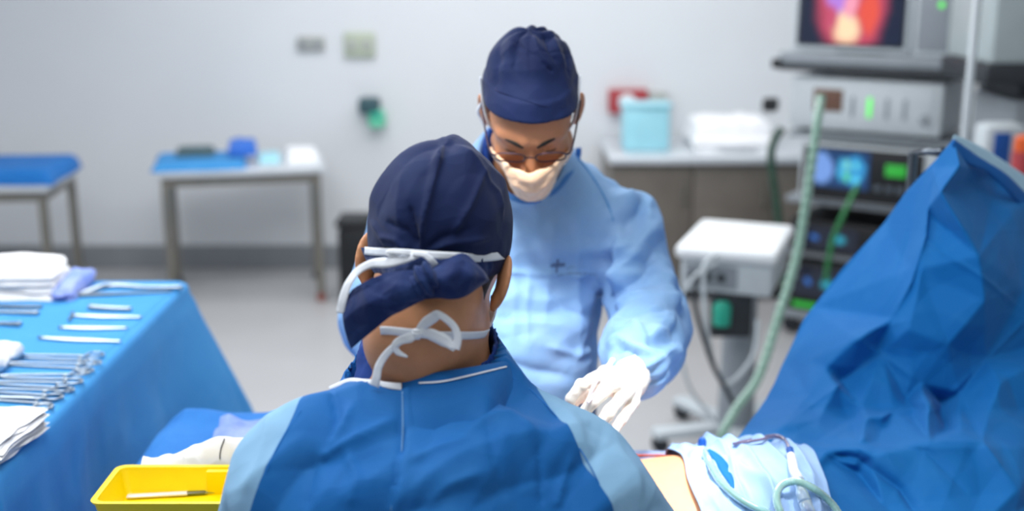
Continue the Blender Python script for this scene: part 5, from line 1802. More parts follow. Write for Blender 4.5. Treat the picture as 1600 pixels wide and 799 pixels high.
for nm, K, Mi, E, T_, TH, W_, E_ in (('near', kn, mi, en, ti, thb, A_['wrR'], A_['elR']), ('far', knL, miL, enL, tiL, thL, A_['wrL'], A_['elL'])):
    allp = np.array(K + Mi + E + T_ + TH + [W_, lerp(E_, W_, 0.84)])
    lo, hi = allp.min(0) - 0.045, allp.max(0) + 0.045
    hstep = 0.0022 if nm == 'near' else 0.004
    V, F = sdf_mesh(glove_f(K, Mi, E, T_, TH, W_, E_), axis_grid(lo[0], hi[0], hstep), axis_grid(lo[1], hi[1], hstep), axis_grid(lo[2], hi[2], hstep))
    N = normals(V, F)
    V = V + N * (crumple(V, 0.025, 0.0016, 15, 4))[:, None]
    gl = mk('glove', V, F, M['glove'], t)
    ax = (W_ - E_) / np.linalg.norm(W_ - E_)
    c0 = lerp(E_, W_, 0.875)
    up = np.cross(ax, [1, 0, 0]); up /= np.linalg.norm(up); sd = np.cross(ax, up)
    ring = [c0 + 0.0385 * (math.cos(w_) * up + math.sin(w_) * sd) for w_ in np.linspace(0, 2 * math.pi, 40, endpoint=False)]
    MB().tube(ring, 0.0016, 8, closed=True).build('rolled_rim', M['glove'], gl, True)
    # knitted cuff between sleeve and glove
    mb = MB(); mb.tube([lerp(E_, W_, 0.72), lerp(E_, W_, 0.80), lerp(E_, W_, 0.88), lerp(E_, W_, 0.92)], [0.046, 0.043, 0.0395, 0.036], 40)
    mb.build('knit_cuff', M['cuff'], t, True)

a, b_ = P(955, 566, 2.05), P(928, 612, 1.985)
d = (b_ - a) / np.linalg.norm(b_ - a)
tw_ = thing('tweezers', tuple(a), 'slim steel tweezers held in the gloved hand of the facing person', 'tweezers')
b2 = a + d * 0.115
sv = np.cross(d, [0, -1, 0.3]); sv /= np.linalg.norm(sv)
for k in (-1, 1):
    ribbon('tweezer_arm', [a, a + d * 0.03 + sv * 0.004 * k, a + d * 0.07 + sv * 0.005 * k, b2 + sv * 0.001 * k], [0.006, 0.008, 0.007, 0.003], M['bright'], tw_, nrm=(0.4 * k, -1, 0.3), thick=0.0016)
MB().tube([a - d * 0.008, a + d * 0.012], [0.005, 0.0042], 12, flat=0.7).build('joined_end', M['white'], tw_, True)


# ---- cap of the facing surgeon
def cap_front(p):
    q = loc_of(p, FR, FS)
    # rim plane dips at the forehead
    rise = (q[:, 2] - (0.040 + 0.30 * (0.10 - q[:, 1]) * -0.10)) 
    plane = 0.036 - 0.13 * (0.06 - q[:, 1]) * 0 - q[:, 2] + 0.10 * q[:, 0] ** 2 / 0.08
    plane = (0.044 + 0.34 * np.clip(q[:, 1] - 0.0, -0.2, 0.1) + 0.06 * q[:, 0]) - q[:, 2]
    d = union([ell(q, (0, -0.016, 0.032), (0.085, 0.107, 0.093)), ell(q, (0, 0.046, 0.035), (0.074, 0.060, 0.062)), ell(q, (0, -0.048, 0.072), (0.070, 0.070, 0.055))], 0.03)
    # band, a little proud
    bd = np.clip((0.036 - (-plane)) / 0.004, 0, 1)
    d = d - 0.0028 * bd
    # gathered pleats at the crown
    ang = np.arctan2(q[:, 0], -(q[:, 1] + 0.075))
    top = np.clip((q[:, 2] - 0.075) / 0.05, 0, 1) * np.clip((-(q[:, 1] - 0.035)) / 0.05, 0, 1)
    d = d - 0.0085 * top * np.abs(np.sin(ang * 3.1 + 0.6 + 5 * vnoise(q * 9)))
    d = smax(d, plane, 0.003)
    return d * FS


c0 = FR[0]
V, F = sdf_mesh(cap_front, axis_grid(c0[0] - 0.12, c0[0] + 0.12, 0.0026), axis_grid(c0[1] - 0.16, c0[1] + 0.18, 0.0028), axis_grid(c0[2] - 0.08, c0[2] + 0.20, 0.0028))
N = normals(V, F); px_, py_, dd_ = proj(V)
H = creases(px_, py_, [([(800, 62), (815, 74), (838, 88)], -0.004, 3), ([(832, 52), (842, 80), (860, 108)], 0.0055, 4.5), ([(848, 50), (858, 78), (872, 100)], -0.006, 3.5), ([(862, 52), (872, 78), (884, 112)], 0.0055, 4.5), ([(880, 66), (886, 90), (890, 125)], -0.004, 3.5),
                       ([(838, 72), (845, 80), (900, 84)], -0.002, 1.5), ([(845, 95), (858, 108), (866, 112)], -0.004, 2.5), ([(780, 90), (800, 70), (830, 55)], 0.003, 5), ([(775, 110), (790, 100), (830, 96)], 0.0015, 6)])
H += crumple(V, 0.05, 0.0022, 6, 3)
V = V + N * H[:, None]
capF = mk('surgical_cap', V, F, M['cap'], t)
ct = bvh(capF)
S = on(ct, [(757, 128), (775, 141), (800, 150), (830, 160), (850, 166), (880, 167), (906, 160)], 0.0002)
if len(S) > 3:
    MB().tube(spline(S, 6), 0.0011, 8).build('band_fold', M['cap'], capF, True)
S = on(ct, [(826, 50), (830, 47), (834, 52)], 0.002, 2.3)
c = P(829, 47, 2.27)
ribbon('white_tab', [c + np.array([-0.001, 0.0, 0.008]), c, c + np.array([0.001, -0.006, -0.007])], [0.009, 0.008, 0.006], M['tie'], capF, nrm=(0, -1, 0.6), thick=0.001)


# ---- mask
def face_off(q):
    m = q.copy(); m[:, 0] = np.abs(q[:, 0])
    d = union([ell(q, (0, 0.026, -0.030), (0.063, 0.066, 0.089)), ell(q, (0, 0.045, 0.0), (0.062, 0.048, 0.055)),
               cap(m, (0.054, 0.02, -0.045), (0.020, 0.062, -0.092), 0.016, 0.014), ell(q, (0, 0.070, -0.100), (0.022, 0.028, 0.020)), cap(q, (0, 0.085, -0.012), (0, 0.108, -0.040), 0.010, 0.018), cap(m, (0.006, 0.102, -0.04), (0.004, 0.092, -0.088), 0.022, 0.020)], 0.035)
    return d


def mask_sdf(fr, s):
    def f(p):
        q = loc_of(p, fr, s)
        ax_ = np.abs(q[:, 0])
        taper = 0.20 * np.clip(ax_ - 0.006, 0, 0.05) * np.clip((-q[:, 2] - 0.035) / 0.06, 0, 1)
        d = face_off(q) - 0.0105 + taper
        d = d - 0.0016 * np.sin((q[:, 2] - 0.25 * ax_) * 210) * np.clip((0.045 - ax_) / 0.03, 0, 1)   # pleats
        d = smax(d, -(face_off(q) - 0.0060 + taper), 0.001)
        top = q[:, 2] - (-0.005 - 0.26 * ax_ - 0.007 * np.exp(-(ax_ / 0.010) ** 2))
        d = smax(d, top, 0.002)
        d = smax(d, -(q[:, 2] + 0.108), 0.012)
        d = smax(d, ax_ * 0.94 - q[:, 1] * 0.34 - 0.050, 0.002)
        d = smax(d, 0.018 - q[:, 1], 0.002)
        return d * s
    return f


V, F = sdf_mesh(mask_sdf(FR, FS), axis_grid(c0[0] - 0.10, c0[0] + 0.10, 0.0022), axis_grid(c0[1] - 0.19, c0[1] + 0.10, 0.0024), axis_grid(c0[2] - 0.21, c0[2] + 0.03, 0.0024))
V = V + normals(V, F) * crumple(V, 0.035, 0.0016, 4, 3)[:, None]
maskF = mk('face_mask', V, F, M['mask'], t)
for s in (-1, 1):
    pts = [wld((0.060 * s, 0.030, -0.020), FR, FS), wld((0.076 * s, 0.030, 0.012), FR, FS), wld((0.084 * s, 0.010, 0.045), FR, FS), wld((0.088 * s, -0.02, 0.075), FR, FS)]
    ribbon('mask_tie', pts, 0.0075, M['tie'], maskF, nrm=tuple(np.array([0.8 * s, -0.6, 0.2])), thick=0.001)

# ---- eyebrows, hair, eyelids
for s in (-1, 1):
    pts = [wld((0.012 * s, 0.1005, 0.022), FR, FS), wld((0.024 * s, 0.0985, 0.029), FR, FS), wld((0.040 * s, 0.090, 0.031), FR, FS), wld((0.055 * s, 0.075, 0.025), FR, FS)]
    S = spline(pts, 5)
    MB().tube(S, list(np.interp(np.linspace(0, 1, len(S)), [0, 0.3, 1], [0.0034, 0.0046, 0.0016])), 8).build('eyebrow', M['hair'], t, True)
    pts = [wld((0.019 * s, 0.0815, -0.003), FR, FS), wld((0.028 * s, 0.086, -0.0065), FR, FS), wld((0.039 * s, 0.0845, -0.0065), FR, FS), wld((0.049 * s, 0.076, -0.002), FR, FS)]
    MB().tube(spline(pts, 4), 0.0010, 6).build('eyelashes', M['hair'], t, True)


def hair_sdf(fr, s, zmax, zmin, ymin, ymax, lift=0.0015):
    def f(p):
        q = loc_of(p, fr, s)
        d = head_sdf(q, False) - lift
        ear = np.abs(q[:, 0]) - 0.0765
        d = smax(d, ear, 0.002)
        d = smax(d, q[:, 2] - zmax, 0.001); d = smax(d, zmin - q[:, 2], 0.004)
        d = smax(d, q[:, 1] - ymax, 0.003); d = smax(d, ymin - q[:, 1], 0.003)
        return d * s
    return f


V, F = sdf_mesh(hair_sdf(FR, FS, 0.05, 0.005, -0.12, 0.028), axis_grid(c0[0] - 0.10, c0[0] + 0.10, 0.003), axis_grid(c0[1] - 0.1, c0[1] + 0.16, 0.003), axis_grid(c0[2] - 0.10, c0[2] + 0.14, 0.003))
mk('hair', V, F, M['hair'], t)

# ---- glasses
gl = thing('eyeglasses', wld((0, 0.10, 0), FR, FS), 'thin dark rimmed rectangular glasses worn low by the facing person', 'glasses')
GC = [(0.0335 * s_, 0.116, -0.014) for s_ in (-1, 1)]
for s_ in (-1, 1):
    R = []
    L_ = []
    for k in range(40):
        w_ = 2 * math.pi * k / 40
        cx = math.copysign(abs(math.cos(w_)) ** 0.62, math.cos(w_)); cz = math.copysign(abs(math.sin(w_)) ** 0.7, math.sin(w_))
        x = 0.0355 * s_ + 0.0262 * cx
        z = 0.008 + 0.0125 * cz
        y = 0.1135 - 0.10 * max(abs(x) - 0.02, 0) - 0.108 * -(z - 0.008)
        R.append(wld((x, y, z), FR, FS)); L_.append((x, y, z))
    MB().tube(R, 0.0014, 8, closed=True).build('lens_rim', M['rim'], gl, True)
    front = [wld(q, FR, FS) for q in L_]; back = [wld((q[0], q[1] - 0.0016, q[2]), FR, FS) for q in L_]
    n_ = len(front)
    MB().add([tuple(v) for v in front + back], [tuple(range(n_)), tuple(range(2 * n_ - 1, n_ - 1, -1))] + [(i, (i + 1) % n_, (i + 1) % n_ + n_, i + n_) for i in range(n_)]).build('lens', M['glass'], gl)
    # temple arm
    pts = [wld((0.0615 * s_, 0.1085, 0.011), FR, FS), wld((0.070 * s_, 0.102, 0.011), FR, FS), wld((0.078 * s_, 0.070, 0.016), FR, FS), wld((0.085 * s_, 0.02, 0.018), FR, FS), wld((0.089 * s_, -0.005, 0.026), FR, FS)]
    MB().tube(spline(pts, 6), 0.0016, 8, flat=1.3).build('temple_arm', M['rim'], gl, True)
    MB().tube([wld((0.010 * s_, 0.112, 0.004), FR, FS), wld((0.012 * s_, 0.108, -0.004), FR, FS)], 0.0016, 8).build('nose_pad', M['clearp'], gl, True)
MB().tube(spline([wld((-0.0095, 0.1145, 0.010), FR, FS), wld((0, 0.118, 0.014), FR, FS), wld((0.0095, 0.1145, 0.010), FR, FS)], 6), 0.0013, 8).build('bridge', M['rim'], gl, True)
# white ear loop ornament behind the ear on the left of the picture
pts = [wld((0.082, -0.012, 0.028), FR, FS), wld((0.0955, -0.006, 0.006), FR, FS), wld((0.093, -0.004, -0.012), FR, FS), wld((0.086, 0.004, -0.028), FR, FS)]
MB().tube(spline(pts, 5), 0.0032, 10).build('ear_loop', M['tie'], maskF, True)

# ================================================================== the near surgeon, seen from behind
NS = 1.10
NR = head_frame(P(681, 426, 1.62), (0.12, 0.90, -0.42), tilt=0.13)
B_ = dict(shR=P(892, 752, 1.55), shL=P(475, 742, 1.53), elR=np.array([0.235, 1.40, 1.10]), elL=np.array([-0.36, 1.38, 1.10]), wrR=np.array([0.13, 1.66, 1.13]), wrL=np.array([-0.13, 1.66, 1.13]))
c7N = P(668, 606, 1.575)
hipN = np.array([-0.09, 1.18, 0.98])


def simple_hand(wr, sx):
    f = np.array([0.0, 1.0, 0.02]); s = np.array([sx, 0, 0]); u_ = np.array([0, 0, 1.0])
    K = [wr + f * (0.085 - 0.004 * i) + s * (0.028 - 0.02 * i) for i in range(4)]
    Mi = [k + f * 0.036 - u_ * 0.012 for k in K]
    E = [m + f * 0.016 - u_ * 0.020 for m in Mi]
    T_ = [e - u_ * 0.020 - f * 0.002 for e in E]
    TH = [wr + f * 0.03 + s * 0.026 - u_ * 0.005, wr + f * 0.06 + s * 0.045 - u_ * 0.015, wr + f * 0.085 + s * 0.044 - u_ * 0.025, wr + f * 0.105 + s * 0.036 - u_ * 0.035]
    return K, Mi, E, T_, TH


HR = simple_hand(B_['wrR'], -1); HL = simple_hand(B_['wrL'], 1)


def body_near(p):
    d = head_sdf(loc_of(p, NR, NS)) * NS
    nb = wld((0, -0.052, -0.055), NR, NS)
    d = smin(d, cap(p, nb + np.array([0.008, 0, 0]), c7N + np.array([0.012, 0.075, -0.03]), 0.060, 0.070), 0.03)
    d = smin(d, cap(p, wld((0, -0.03, -0.05), NR, NS), c7N + np.array([0.008, 0.09, -0.05]), 0.058, 0.074), 0.03)
    tr = union([cap(p, c7N + np.array([0, 0.07, -0.02]), lerp(c7N, B_['shR'], 0.62) + np.array([0, 0.04, 0.0]), 0.055, 0.045), cap(p, c7N + np.array([0, 0.07, -0.02]), lerp(c7N, B_['shL'], 0.62) + np.array([0, 0.04, 0.0]), 0.055, 0.045)], 0.03)
    d = smin(d, tr, 0.04)
    ch = c7N + np.array([-0.01, -0.03, -0.20])
    m = union([ell(p, ch, (0.165, 0.11, 0.20)), cap(p, ch, hipN, 0.12, 0.13), ell(p, hipN, (0.165, 0.12, 0.13)), cap(p, B_['shL'], B_['shR'], 0.052)], 0.06)
    d = smin(d, m, 0.05)
    for s, sh, el_, wr, hd in ((1, 'shR', 'elR', 'wrR', HR), (-1, 'shL', 'elL', 'wrL', HL)):
        a = union([cap(p, B_[sh], B_[el_], 0.052, 0.040), cap(p, B_[el_], B_[wr], 0.040, 0.026)], 0.02)
        d = smin(d, a, 0.03)
        d = smin(d, hand_chain(p, B_[wr], *hd, rw=0.022) + 0.002, 0.012)
        hp = hipN + np.array([0.095 * s, 0.0, -0.06]); kn_ = np.array([hipN[0] + 0.11 * s, 1.19, 0.50]); an = np.array([hipN[0] + 0.12 * s, 1.20, 0.10])
        d = smin(d, union([cap(p, hp, kn_, 0.085, 0.055), cap(p, kn_, an, 0.055, 0.036), cap(p, an + np.array([0, 0.0, -0.05]), an + np.array([0.02 * s, 0.15, -0.065]), 0.036, 0.028)], 0.03), 0.03)
    return d


t = thing('person', (hipN[0], 1.18, 0), 'person seen from behind in a two tone blue gown, navy cap tied behind the head', 'person')
n0 = NR[0]
V, F = sdf_mesh(body_near, axis_grid(-0.46, 0.36, 0.009, (n0[0] - 0.13, n0[0] + 0.13), 0.0034), axis_grid(1.02, 1.86, 0.010, (1.40, 1.72), 0.0036), axis_grid(0.0, 1.80, 0.011, (1.36, 1.75), 0.0034))
mk('body', V, F, M['skin_b'], t)
dress_legs(t, hipN[0], 1.18, -1)
for nm, hd, wr, el_ in (('r', HR, 'wrR', 'elR'), ('l', HL, 'wrL', 'elL')):
    K, Mi, E, T_, TH = hd
    allp = np.array(K + Mi + E + T_ + TH + [B_[wr], lerp(B_[el_], B_[wr], 0.84)])
    lo, hi = allp.min(0) - 0.045, allp.max(0) + 0.045
    V, F = sdf_mesh(glove_f(K, Mi, E, T_, TH, B_[wr], B_[el_]), axis_grid(lo[0], hi[0], 0.004), axis_grid(lo[1], hi[1], 0.004), axis_grid(lo[2], hi[2], 0.004))
    mk('glove', V, F, M['glove'], t)


# scrub shirt under the gown
def shirt_near(p):
    m = union([cap(p, c7N + np.array([0, 0.03, -0.10]), c7N + np.array([0, 0.075, -0.004]), 0.12, 0.104), cap(p, B_['shL'] + np.array([0.03, 0, 0]), B_['shR'] - np.array([0.03, 0, 0]), 0.066)], 0.04)
    op = cap(p, c7N + np.array([0, 0.07, -0.05]), c7N + np.array([0, 0.05, 0.16]), 0.083, 0.092)
    return smax(m, -op, 0.005)


V, F = sdf_mesh(shirt_near, axis_grid(-0.34, 0.22, 0.005), axis_grid(1.34, 1.86, 0.006), axis_grid(1.15, 1.56, 0.005))
V = V + normals(V, F) * crumple(V, 0.05, 0.003, 8)[:, None]
mk('scrub_shirt', V, F, M['scrub'], t, label='navy scrub collar showing inside the gown neck')


def gown_near(p):
    ch = c7N + np.array([-0.01, -0.02, -0.20])
    tr = [cap(p, c7N + np.array([0.01, 0.06, -0.055]), lerp(c7N, B_['shR'], 0.7) + np.array([0, 0.03, 0.004]), 0.083, 0.064), cap(p, c7N + np.array([-0.01, 0.06, -0.055]), lerp(c7N, B_['shL'], 0.7) + np.array([0, 0.03, 0.0]), 0.078, 0.055)]
    m = union(tr + [ell(p, ch, (0.20, 0.145, 0.215)), cap(p, ch + np.array([0, 0, -0.1]), hipN + np.array([0, 0.02, -0.5]), 0.17, 0.215), cap(p, c7N + np.array([0, 0.04, -0.10]), c7N + np.array([0.0, 0.068, -0.006]), 0.14, 0.108),
                    cap(p, B_['shL'], B_['shR'], 0.080), ell(p, lerp(B_['shL'], B_['shR'], 0.5) + np.array([0, -0.03, -0.06]), (0.26, 0.12, 0.15))], 0.05)
    d = smin(m, ell(p, hipN + np.array([0, 0, 0.02]), (0.205, 0.16, 0.24)), 0.04)
    for sh, el_, wr in (('shR', 'elR', 'wrR'), ('shL', 'elL', 'wrL')):
        S_, E_, W_ = B_[sh], B_[el_], B_[wr]
        arm = union([cap(p, S_, E_, 0.080, 0.082), cap(p, E_, lerp(E_, W_, 0.75), 0.078, 0.055)], 0.03)
        ax = (W_ - E_) / np.linalg.norm(W_ - E_)
        arm = smax(arm, (p - lerp(E_, W_, 0.93)) @ ax, 0.006)
        d = smin(d, arm, 0.035)
    op = cap(p, c7N + np.array([-0.005, 0.055, -0.06]), c7N + np.array([-0.015, 0.02, 0.17]), 0.098, 0.115)
    d = smax(d, -op, 0.005)
    d = smax(d, -ell(p, P(565, 594, 1.50), (0.042, 0.07, 0.026)), 0.006)
    return smax(d, 0.40 - p[:, 2], 0.003)


V, F = sdf_mesh(gown_near, axis_grid(-0.50, 0.40, 0.0048), axis_grid(0.94, 1.84, 0.0055, (1.2, 1.7), 0.005), axis_grid(0.38, 1.56, 0.02, (1.10, 1.56), 0.0048))
N = normals(V, F)
px_, py_, dd_ = proj(V)
facing = np.clip(-(N * ((V - CAM) / dd_[:, None])).sum(1) * 2.0 + 0.1, 0, 1)
# overlapping back flap: everything right of the line is one layer higher
line = np.interp(py_, [560, 600, 700, 800, 900], [628, 629, 628, 610, 590])
flap = np.clip((px_ - line) / 3.0, 0, 1) * np.exp(-np.clip(px_ - line, 0, None) / 90) * 0.008
H = flap + creases(px_, py_, [
    ([(630, 620), (628, 700), (612, 799)], -0.006, 5), ([(560, 640), (520, 690), (500, 720)], 0.009, 8), ([(625, 650), (570, 680), (490, 720)], 0.007, 7), ([(520, 620), (530, 660), (500, 730)], -0.008, 7),
    ([(490, 700), (486, 760), (482, 799)], -0.006, 5), ([(650, 640), (720, 625), (800, 640)], 0.006, 9), ([(720, 690), (755, 660), (800, 655), (840, 690)], 0.007, 8), ([(840, 690), (848, 740), (850, 799)], -0.006, 5),
    ([(760, 660), (770, 720), (790, 780)], -0.006, 8), ([(900, 700), (880, 760), (870, 799)], 0.006, 8), ([(640, 720), (680, 700), (740, 690)], 0.005, 8), ([(660, 799), (700, 760), (760, 740)], 0.005, 9),
    ([(430, 640), (410, 700), (390, 780)], 0.006, 9), ([(960, 660), (985, 720), (1000, 790)], 0.005, 10), ([(860, 620), (900, 660), (930, 720)], 0.003, 8), ([(540, 700), (560, 750), (550, 799)], 0.006, 8)])
H *= 0.9
H += crumple(V, 0.15, 0.017, 41, 6) + crumple(V, 0.07, 0.004, 43, 4)
H = H * np.clip((1.50 - V[:, 2]) / 0.03, 0.25, 1)
V2 = V + N * (H * facing + crumple(V, 0.12, 0.008, 22, 3) * (1 - facing))[:, None]
xl_ = np.interp(py_, [560, 598, 640, 680, 730, 799, 1000], [545, 518, 470, 443, 418, 396, 370])
xr_ = np.interp(py_, [560, 580, 610, 650, 700, 750, 799, 1000], [786, 800, 832, 870, 906, 934, 956, 1010])
att = np.minimum(px_ - xl_, xr_ - px_)
gownN = mk('gown', V2, F, M['gown_back'], t, attrs={'m': att})
gN = bvh(gownN)
# seams and neck trimming
for pts, r in (([(775, 574), (800, 590), (832, 612), (870, 652), (906, 702), (934, 752), (958, 805)], 0.0009), ([(518, 600), (470, 642), (443, 682), (418, 732), (394, 805)], 0.0009), ([(629, 612), (628, 700), (611, 799)], 0.0012)):
    S = on(gN, pts, 0.0002)
    if len(S) > 2: MB().tube(spline(S, 6), r, 6).build('seam', M['gown_back'] if r > 0.001 else M['legdrape'], gownN, True)
S = []
for x in range(516, 630, 8):
    # the first row under the neck where the gown's near lip shows
    for y in range(570, 650):
        h = hit(gN, x, y, 0.0015)
        if h is not None and proj(h)[2] < 1.575:
            S.append(h)
            break
for _ in range(2):
    S = [S[0]] + [(S[i - 1] + 2 * S[i] + S[i + 1]) / 4 for i in range(1, len(S) - 1)] + [S[-1]]
S = [q + np.array([0, -0.002, 0.001]) for q in S]
ribbon('white_binding', S, [0.005, 0.006, 0.007, 0.010], M['tie'], gownN, nrm=(0, -0.7, 0.7), thick=0.002)
# standing collar edge of the flap
xs_ = [629, 655, 690, 725, 760, 792, 806]
r3 = on(gN, [(x, y) for x, y in zip(xs_, [672, 672, 668, 660, 648, 632, 626])], -0.0035)
r0 = [P(x, y, d_) for x, y, d_ in zip(xs_, [589, 588, 584, 579, 573, 568, 574], [1.525, 1.515, 1.51, 1.52, 1.54, 1.57, 1.60])]
r1 = [lerp(a, b_, 0.33) + np.array([0, -0.004, 0.004]) for a, b_ in zip(r0, r3)]
r2 = [lerp(a, b_, 0.66) + np.array([0, -0.003, 0.004]) for a, b_ in zip(r0, r3)]
rm = [a + np.array([0, 0.012, -0.004]) for a in r0]
Gc = resample([rm, r0, r1, r2, r3], 40, 60)
col_ = sheet('collar', Gc, M['gown_back'], gownN, 0.0015, attrs={'m': np.full(Gc.shape[:2], 10.0)})
ribbon('white_piping', [lerp(r0[i], r3[i], f_) + np.array([0, -0.0065, 0.005]) for i, f_ in ((1, 0.16), (2, 0.18), (3, 0.16), (4, 0.14), (5, 0.12))], 0.0022, M['tie'], gownN, nrm=(0, -0.6, 0.8), thick=0.0008)


# ---- cap
def cap_near(p):
    q = loc_of(p, NR, NS)
    d = union([ell(q, (0, -0.014, 0.045), (0.0865, 0.108, 0.098)), ell(q, (0, -0.055, 0.075), (0.070, 0.070, 0.070)), ell(q, (0, -0.03, 0.105), (0.045, 0.055, 0.045))], 0.035)
    # centre seam ridge
    d = d - 0.003 * np.exp(-(q[:, 0] / 0.004) ** 2) * np.clip((q[:, 2]) / 0.05, 0, 1)
    plane = (0.012 + 0.48 * np.clip(q[:, 1] + 0.012, -0.2, 0.2)) - q[:, 2]
    return smax(d, plane, 0.004) * NS


V, F = sdf_mesh(cap_near, axis_grid(n0[0] - 0.14, n0[0] + 0.15, 0.003), axis_grid(n0[1] - 0.17, n0[1] + 0.18, 0.0032), axis_grid(n0[2] - 0.08, n0[2] + 0.22, 0.003))
N = normals(V, F); px_, py_, dd_ = proj(V)
H = creases(px_, py_, [([(693, 212), (680, 270), (662, 340), (655, 392)], 0.005, 4), ([(610, 230), (588, 280), (572, 330)], 0.004, 5), ([(700, 215), (745, 255), (780, 300), (790, 350)], 0.0035, 4), ([(760, 262), (735, 320), (700, 380)], 0.004, 5),
                       ([(655, 392), (635, 360), (600, 345)], -0.004, 5), ([(640, 392), (620, 375), (590, 370)], 0.004, 4), ([(665, 392), (690, 372), (740, 355)], -0.0035, 5), ([(672, 392), (710, 380), (770, 372)], 0.004, 4), ([(655, 392), (645, 350), (640, 320)], -0.005, 4),
                       ([(630, 260), (622, 320), (628, 380)], 0.002, 8), ([(575, 340), (600, 380), (640, 392)], 0.003, 4)])
H *= 1.4
H += crumple(V, 0.07, 0.005, 61, 4)
V = V + N * H[:, None]
capN = mk('surgical_cap', V, F, M['cap'], t)
cN = bvh(capN)


# hanging part of the cap below the ties
def patch(name, rows, mat, parent, seed, amp=0.004, n=50, m=70, thick=0.002):
    ctrl = [[P(*q) for q in r] for r in rows]
    G = resample(ctrl, n, m)
    G[..., 1] += crumple(G.reshape(-1, 3), 0.035, amp, seed, 4).reshape(G.shape[:2]) + 0.0015 * vnoise(G * 40)
    return sheet(name, G, mat, parent, thick)


dq = 1.49
patch('cap_back_panel', [[(566, 386, 1.60), (610, 392, 1.52), (655, 396, 1.485), (710, 396, 1.50), (768, 394, 1.56), (790, 388, 1.62)],
                         [(575, 410, 1.58), (612, 418, 1.505), (655, 422, 1.475), (710, 424, 1.49), (762, 420, 1.55), (784, 404, 1.61)],
                         [(596, 432, 1.56), (620, 444, 1.50), (655, 452, 1.48), (705, 455, 1.495), (750, 438, 1.54), (776, 414, 1.60)],
                         [(610, 436, 1.57), (630, 458, 1.515), (658, 466, 1.50), (700, 466, 1.51), (742, 446, 1.55), (770, 420, 1.60)]], M['knot'], capN, 5, 0.006)
# long left flap
patch('tie_flap', [[(668, 424, 1.462), (672, 436, 1.455), (676, 448, 1.455), (672, 462, 1.462)],
                   [(630, 424, 1.455), (636, 446, 1.445), (640, 466, 1.447), (638, 478, 1.46)],
                   [(590, 432, 1.46), (598, 462, 1.448), (606, 482, 1.448), (608, 496, 1.46)],
                   [(556, 450, 1.475), (562, 478, 1.465), (572, 504, 1.465), (578, 520, 1.475)],
                   [(540, 468, 1.485), (537, 492, 1.478), (540, 522, 1.478), (549, 546, 1.485)]], M['knot'], capN, 9, 0.006)
# right bow of the knot
patch('tie_bow', [[(660, 430, 1.455), (664, 440, 1.445), (668, 452, 1.45), (672, 462, 1.46)],
                  [(690, 412, 1.462), (694, 432, 1.445), (698, 452, 1.448), (702, 468, 1.46)],
                  [(722, 396, 1.478), (728, 424, 1.455), (732, 446, 1.46), (728, 462, 1.472)],
                  [(752, 418, 1.49), (756, 430, 1.48), (758, 440, 1.48), (750, 450, 1.49)],
                  [(764, 438, 1.50), (764, 440, 1.495), (762, 443, 1.495), (756, 446, 1.50)]], M['knot'], capN, 14, 0.007)
kc = P(664, 438, 1.45)
V, F = sdf_mesh(lambda p: ell(p, kc, (0.017, 0.014, 0.021)) + 0.003 * np.sin((p[:, 0] + p[:, 2] * 0.6) * 420), axis_grid(kc[0] - 0.03, kc[0] + 0.03, 0.0022), axis_grid(kc[1] - 0.03, kc[1] + 0.03, 0.0022), axis_grid(kc[2] - 0.03, kc[2] + 0.03, 0.0022))
mk('knot', V, F, M['knot'], capN)

# ---- mask and its ties
V, F = sdf_mesh(mask_sdf(NR, NS), axis_grid(n0[0] - 0.14, n0[0] + 0.14, 0.003), axis_grid(n0[1] - 0.05, n0[1] + 0.20, 0.003), axis_grid(n0[2] - 0.24, n0[2] + 0.03, 0.003))
maskN = mk('face_mask', V, F, M['tie'], t)
px9 = 0.0106
pn = bvh([o_ for o_ in capN.children if o_.name.startswith('cap_back_panel')][0])


def near_cap(pts, l=0.002):
    out = []
    for a in pts:
        c = [h for h in (hit(cN, a[0], a[1], l), hit(pn, a[0], a[1], l)) if h is not None]
        out.append(min(c, key=lambda q: q[1]) if c else P(a[0], a[1], 1.6))
    return out


ribbon('mask_tie', near_cap([(571, 392), (585, 394), (600, 395), (632, 397), (652, 398)]), px9, M['tie'], maskN, nrm=(-0.2, -1, 0.25))
ribbon('mask_tie', near_cap([(652, 398), (680, 401), (715, 402), (740, 402), (762, 401), (776, 400)]) + [P(788, 399, 1.585)], px9, M['tie'], maskN, nrm=(0.2, -1, 0.25))
ribbon('mask_tie', [P(660, 396, 1.474), P(640, 402, 1.472), P(610, 410, 1.475), P(582, 412, 1.49), P(560, 423, 1.49), P(545, 442, 1.48), P(536, 466, 1.478), P(531, 490, 1.48)], [0.006, 0.012, 0.013, 0.010, 0.009, 0.011, 0.010], M['tie'], maskN, nrm=(-0.1, -1, 0.45))
ribbon('mask_tie', [P(645, 397, 1.472), P(662, 398, 1.468), P(674, 407, 1.468), P(680, 416, 1.472)], [0.006, 0.007, 0.008, 0.010], M['tie'], maskN, nrm=(0.1, -1, 0.3))
ribbon('bow_loop', [P(652, 398, 1.478), P(632, 394, 1.470), P(612, 393, 1.474), P(606, 397, 1.476), P(622, 399, 1.474), P(650, 400, 1.474)], 0.007, M['tie'], maskN, nrm=(-0.1, -1, 0.5))
bodyN = [o for o in t.children if o.name.startswith('body')][0]
bN = bvh(bodyN)
nk = lambda pts, l=0.0025: [(hit(bN, a[0], a[1], l) if hit(bN, a[0], a[1]) is not None else P(a[0], a[1], 1.58)) for a in pts]
A1 = nk([(596, 517), (610, 517), (630, 519), (648, 521)])
ribbon('mask_tie', A1, 0.0105, M['tie'], maskN, nrm=(-0.3, -1, 0.1))
A2 = nk([(650, 521), (680, 524), (710, 524), (735, 524), (752, 523)])
ribbon('mask_tie', A2 + [P(764, 520, 1.62)], 0.0105, M['tie'], maskN, nrm=(0.3, -1, 0.1))
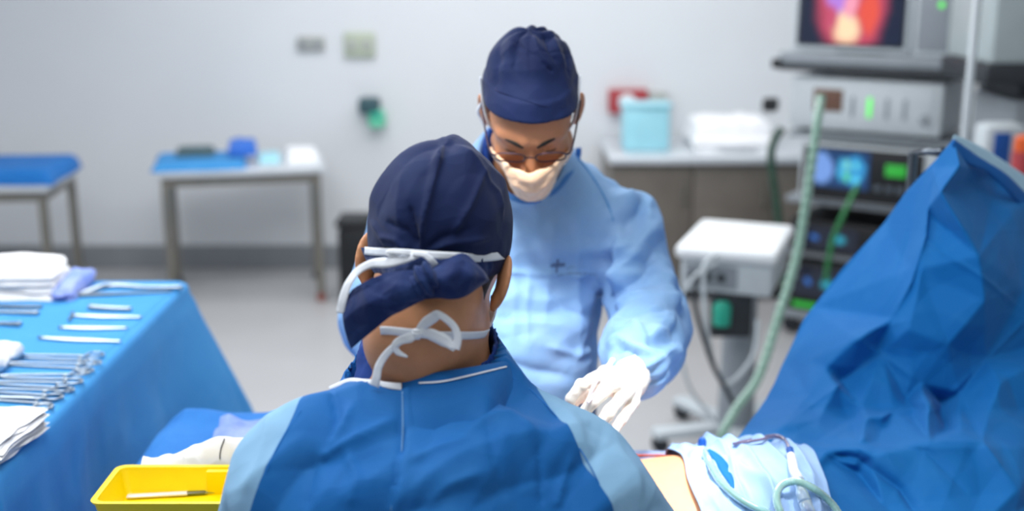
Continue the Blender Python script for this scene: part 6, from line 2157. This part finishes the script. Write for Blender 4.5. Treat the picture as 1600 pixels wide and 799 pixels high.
kk = hit(bN, 652, 521, 0.007)
V, F = sdf_mesh(lambda p: ell(p, kk, (0.0078, 0.006, 0.0072)) + 0.0008 * np.sin(p[:, 2] * 1500), axis_grid(kk[0] - 0.012, kk[0] + 0.012, 0.0012), axis_grid(kk[1] - 0.012, kk[1] + 0.012, 0.0012), axis_grid(kk[2] - 0.012, kk[2] + 0.012, 0.0012))
mk('tie_knot', V, F, M['tie'], maskN)
kd = proj(kk)[2]
B = lambda x, y, o=0.0: P(x, y, kd - o)
ribbon('bow_loop', [B(653, 518, 0.002), B(664, 506, 0.006), B(678, 496, 0.010), B(684, 492, 0.012), B(696, 498, 0.012), B(710, 512, 0.010), B(715, 530, 0.008), B(711, 546, 0.007)], [0.008, 0.014, 0.013, 0.009, 0.009, 0.010, 0.012], M['tie'], maskN, nrm=(0.0, -1, 0.15), n=7)
ribbon('bow_loop', [B(711, 547, 0.0065), B(700, 536, 0.004), B(685, 528, 0.003), B(670, 522, 0.003), B(654, 521, 0.003)], [0.006, 0.016, 0.015, 0.010], M['tie'], maskN, nrm=(0.1, -1, 0.05), n=7)
ribbon('tie_end', [B(650, 522, 0.002), B(640, 528, 0.006), B(624, 533, 0.006), B(617, 541, 0.005), B(622, 551, 0.003), B(637, 558, 0.002)], [0.009, 0.013, 0.010, 0.009, 0.008, 0.002], M['tie'], maskN, nrm=(0, -1, 0.25), n=7)
ribbon('tie_end', [B(648, 523, 0.001), B(625, 535, 0.003), B(605, 552, 0.0), B(592, 572, -0.004), B(588, 590, -0.006), B(585, 604, -0.010)], [0.007, 0.009, 0.0105, 0.0125], M['tie'], maskN, nrm=(-0.3, -1, 0.15), n=7)
# hairline fade under the cap
V, F = sdf_mesh(hair_sdf(NR, NS, 0.02, -0.05, -0.16, 0.0, 0.0008), axis_grid(n0[0] - 0.12, n0[0] + 0.12, 0.0035), axis_grid(n0[1] - 0.17, n0[1] + 0.06, 0.0035), axis_grid(n0[2] - 0.12, n0[2] + 0.10, 0.0035))
mk('hair', V, F, M['hair'], t)
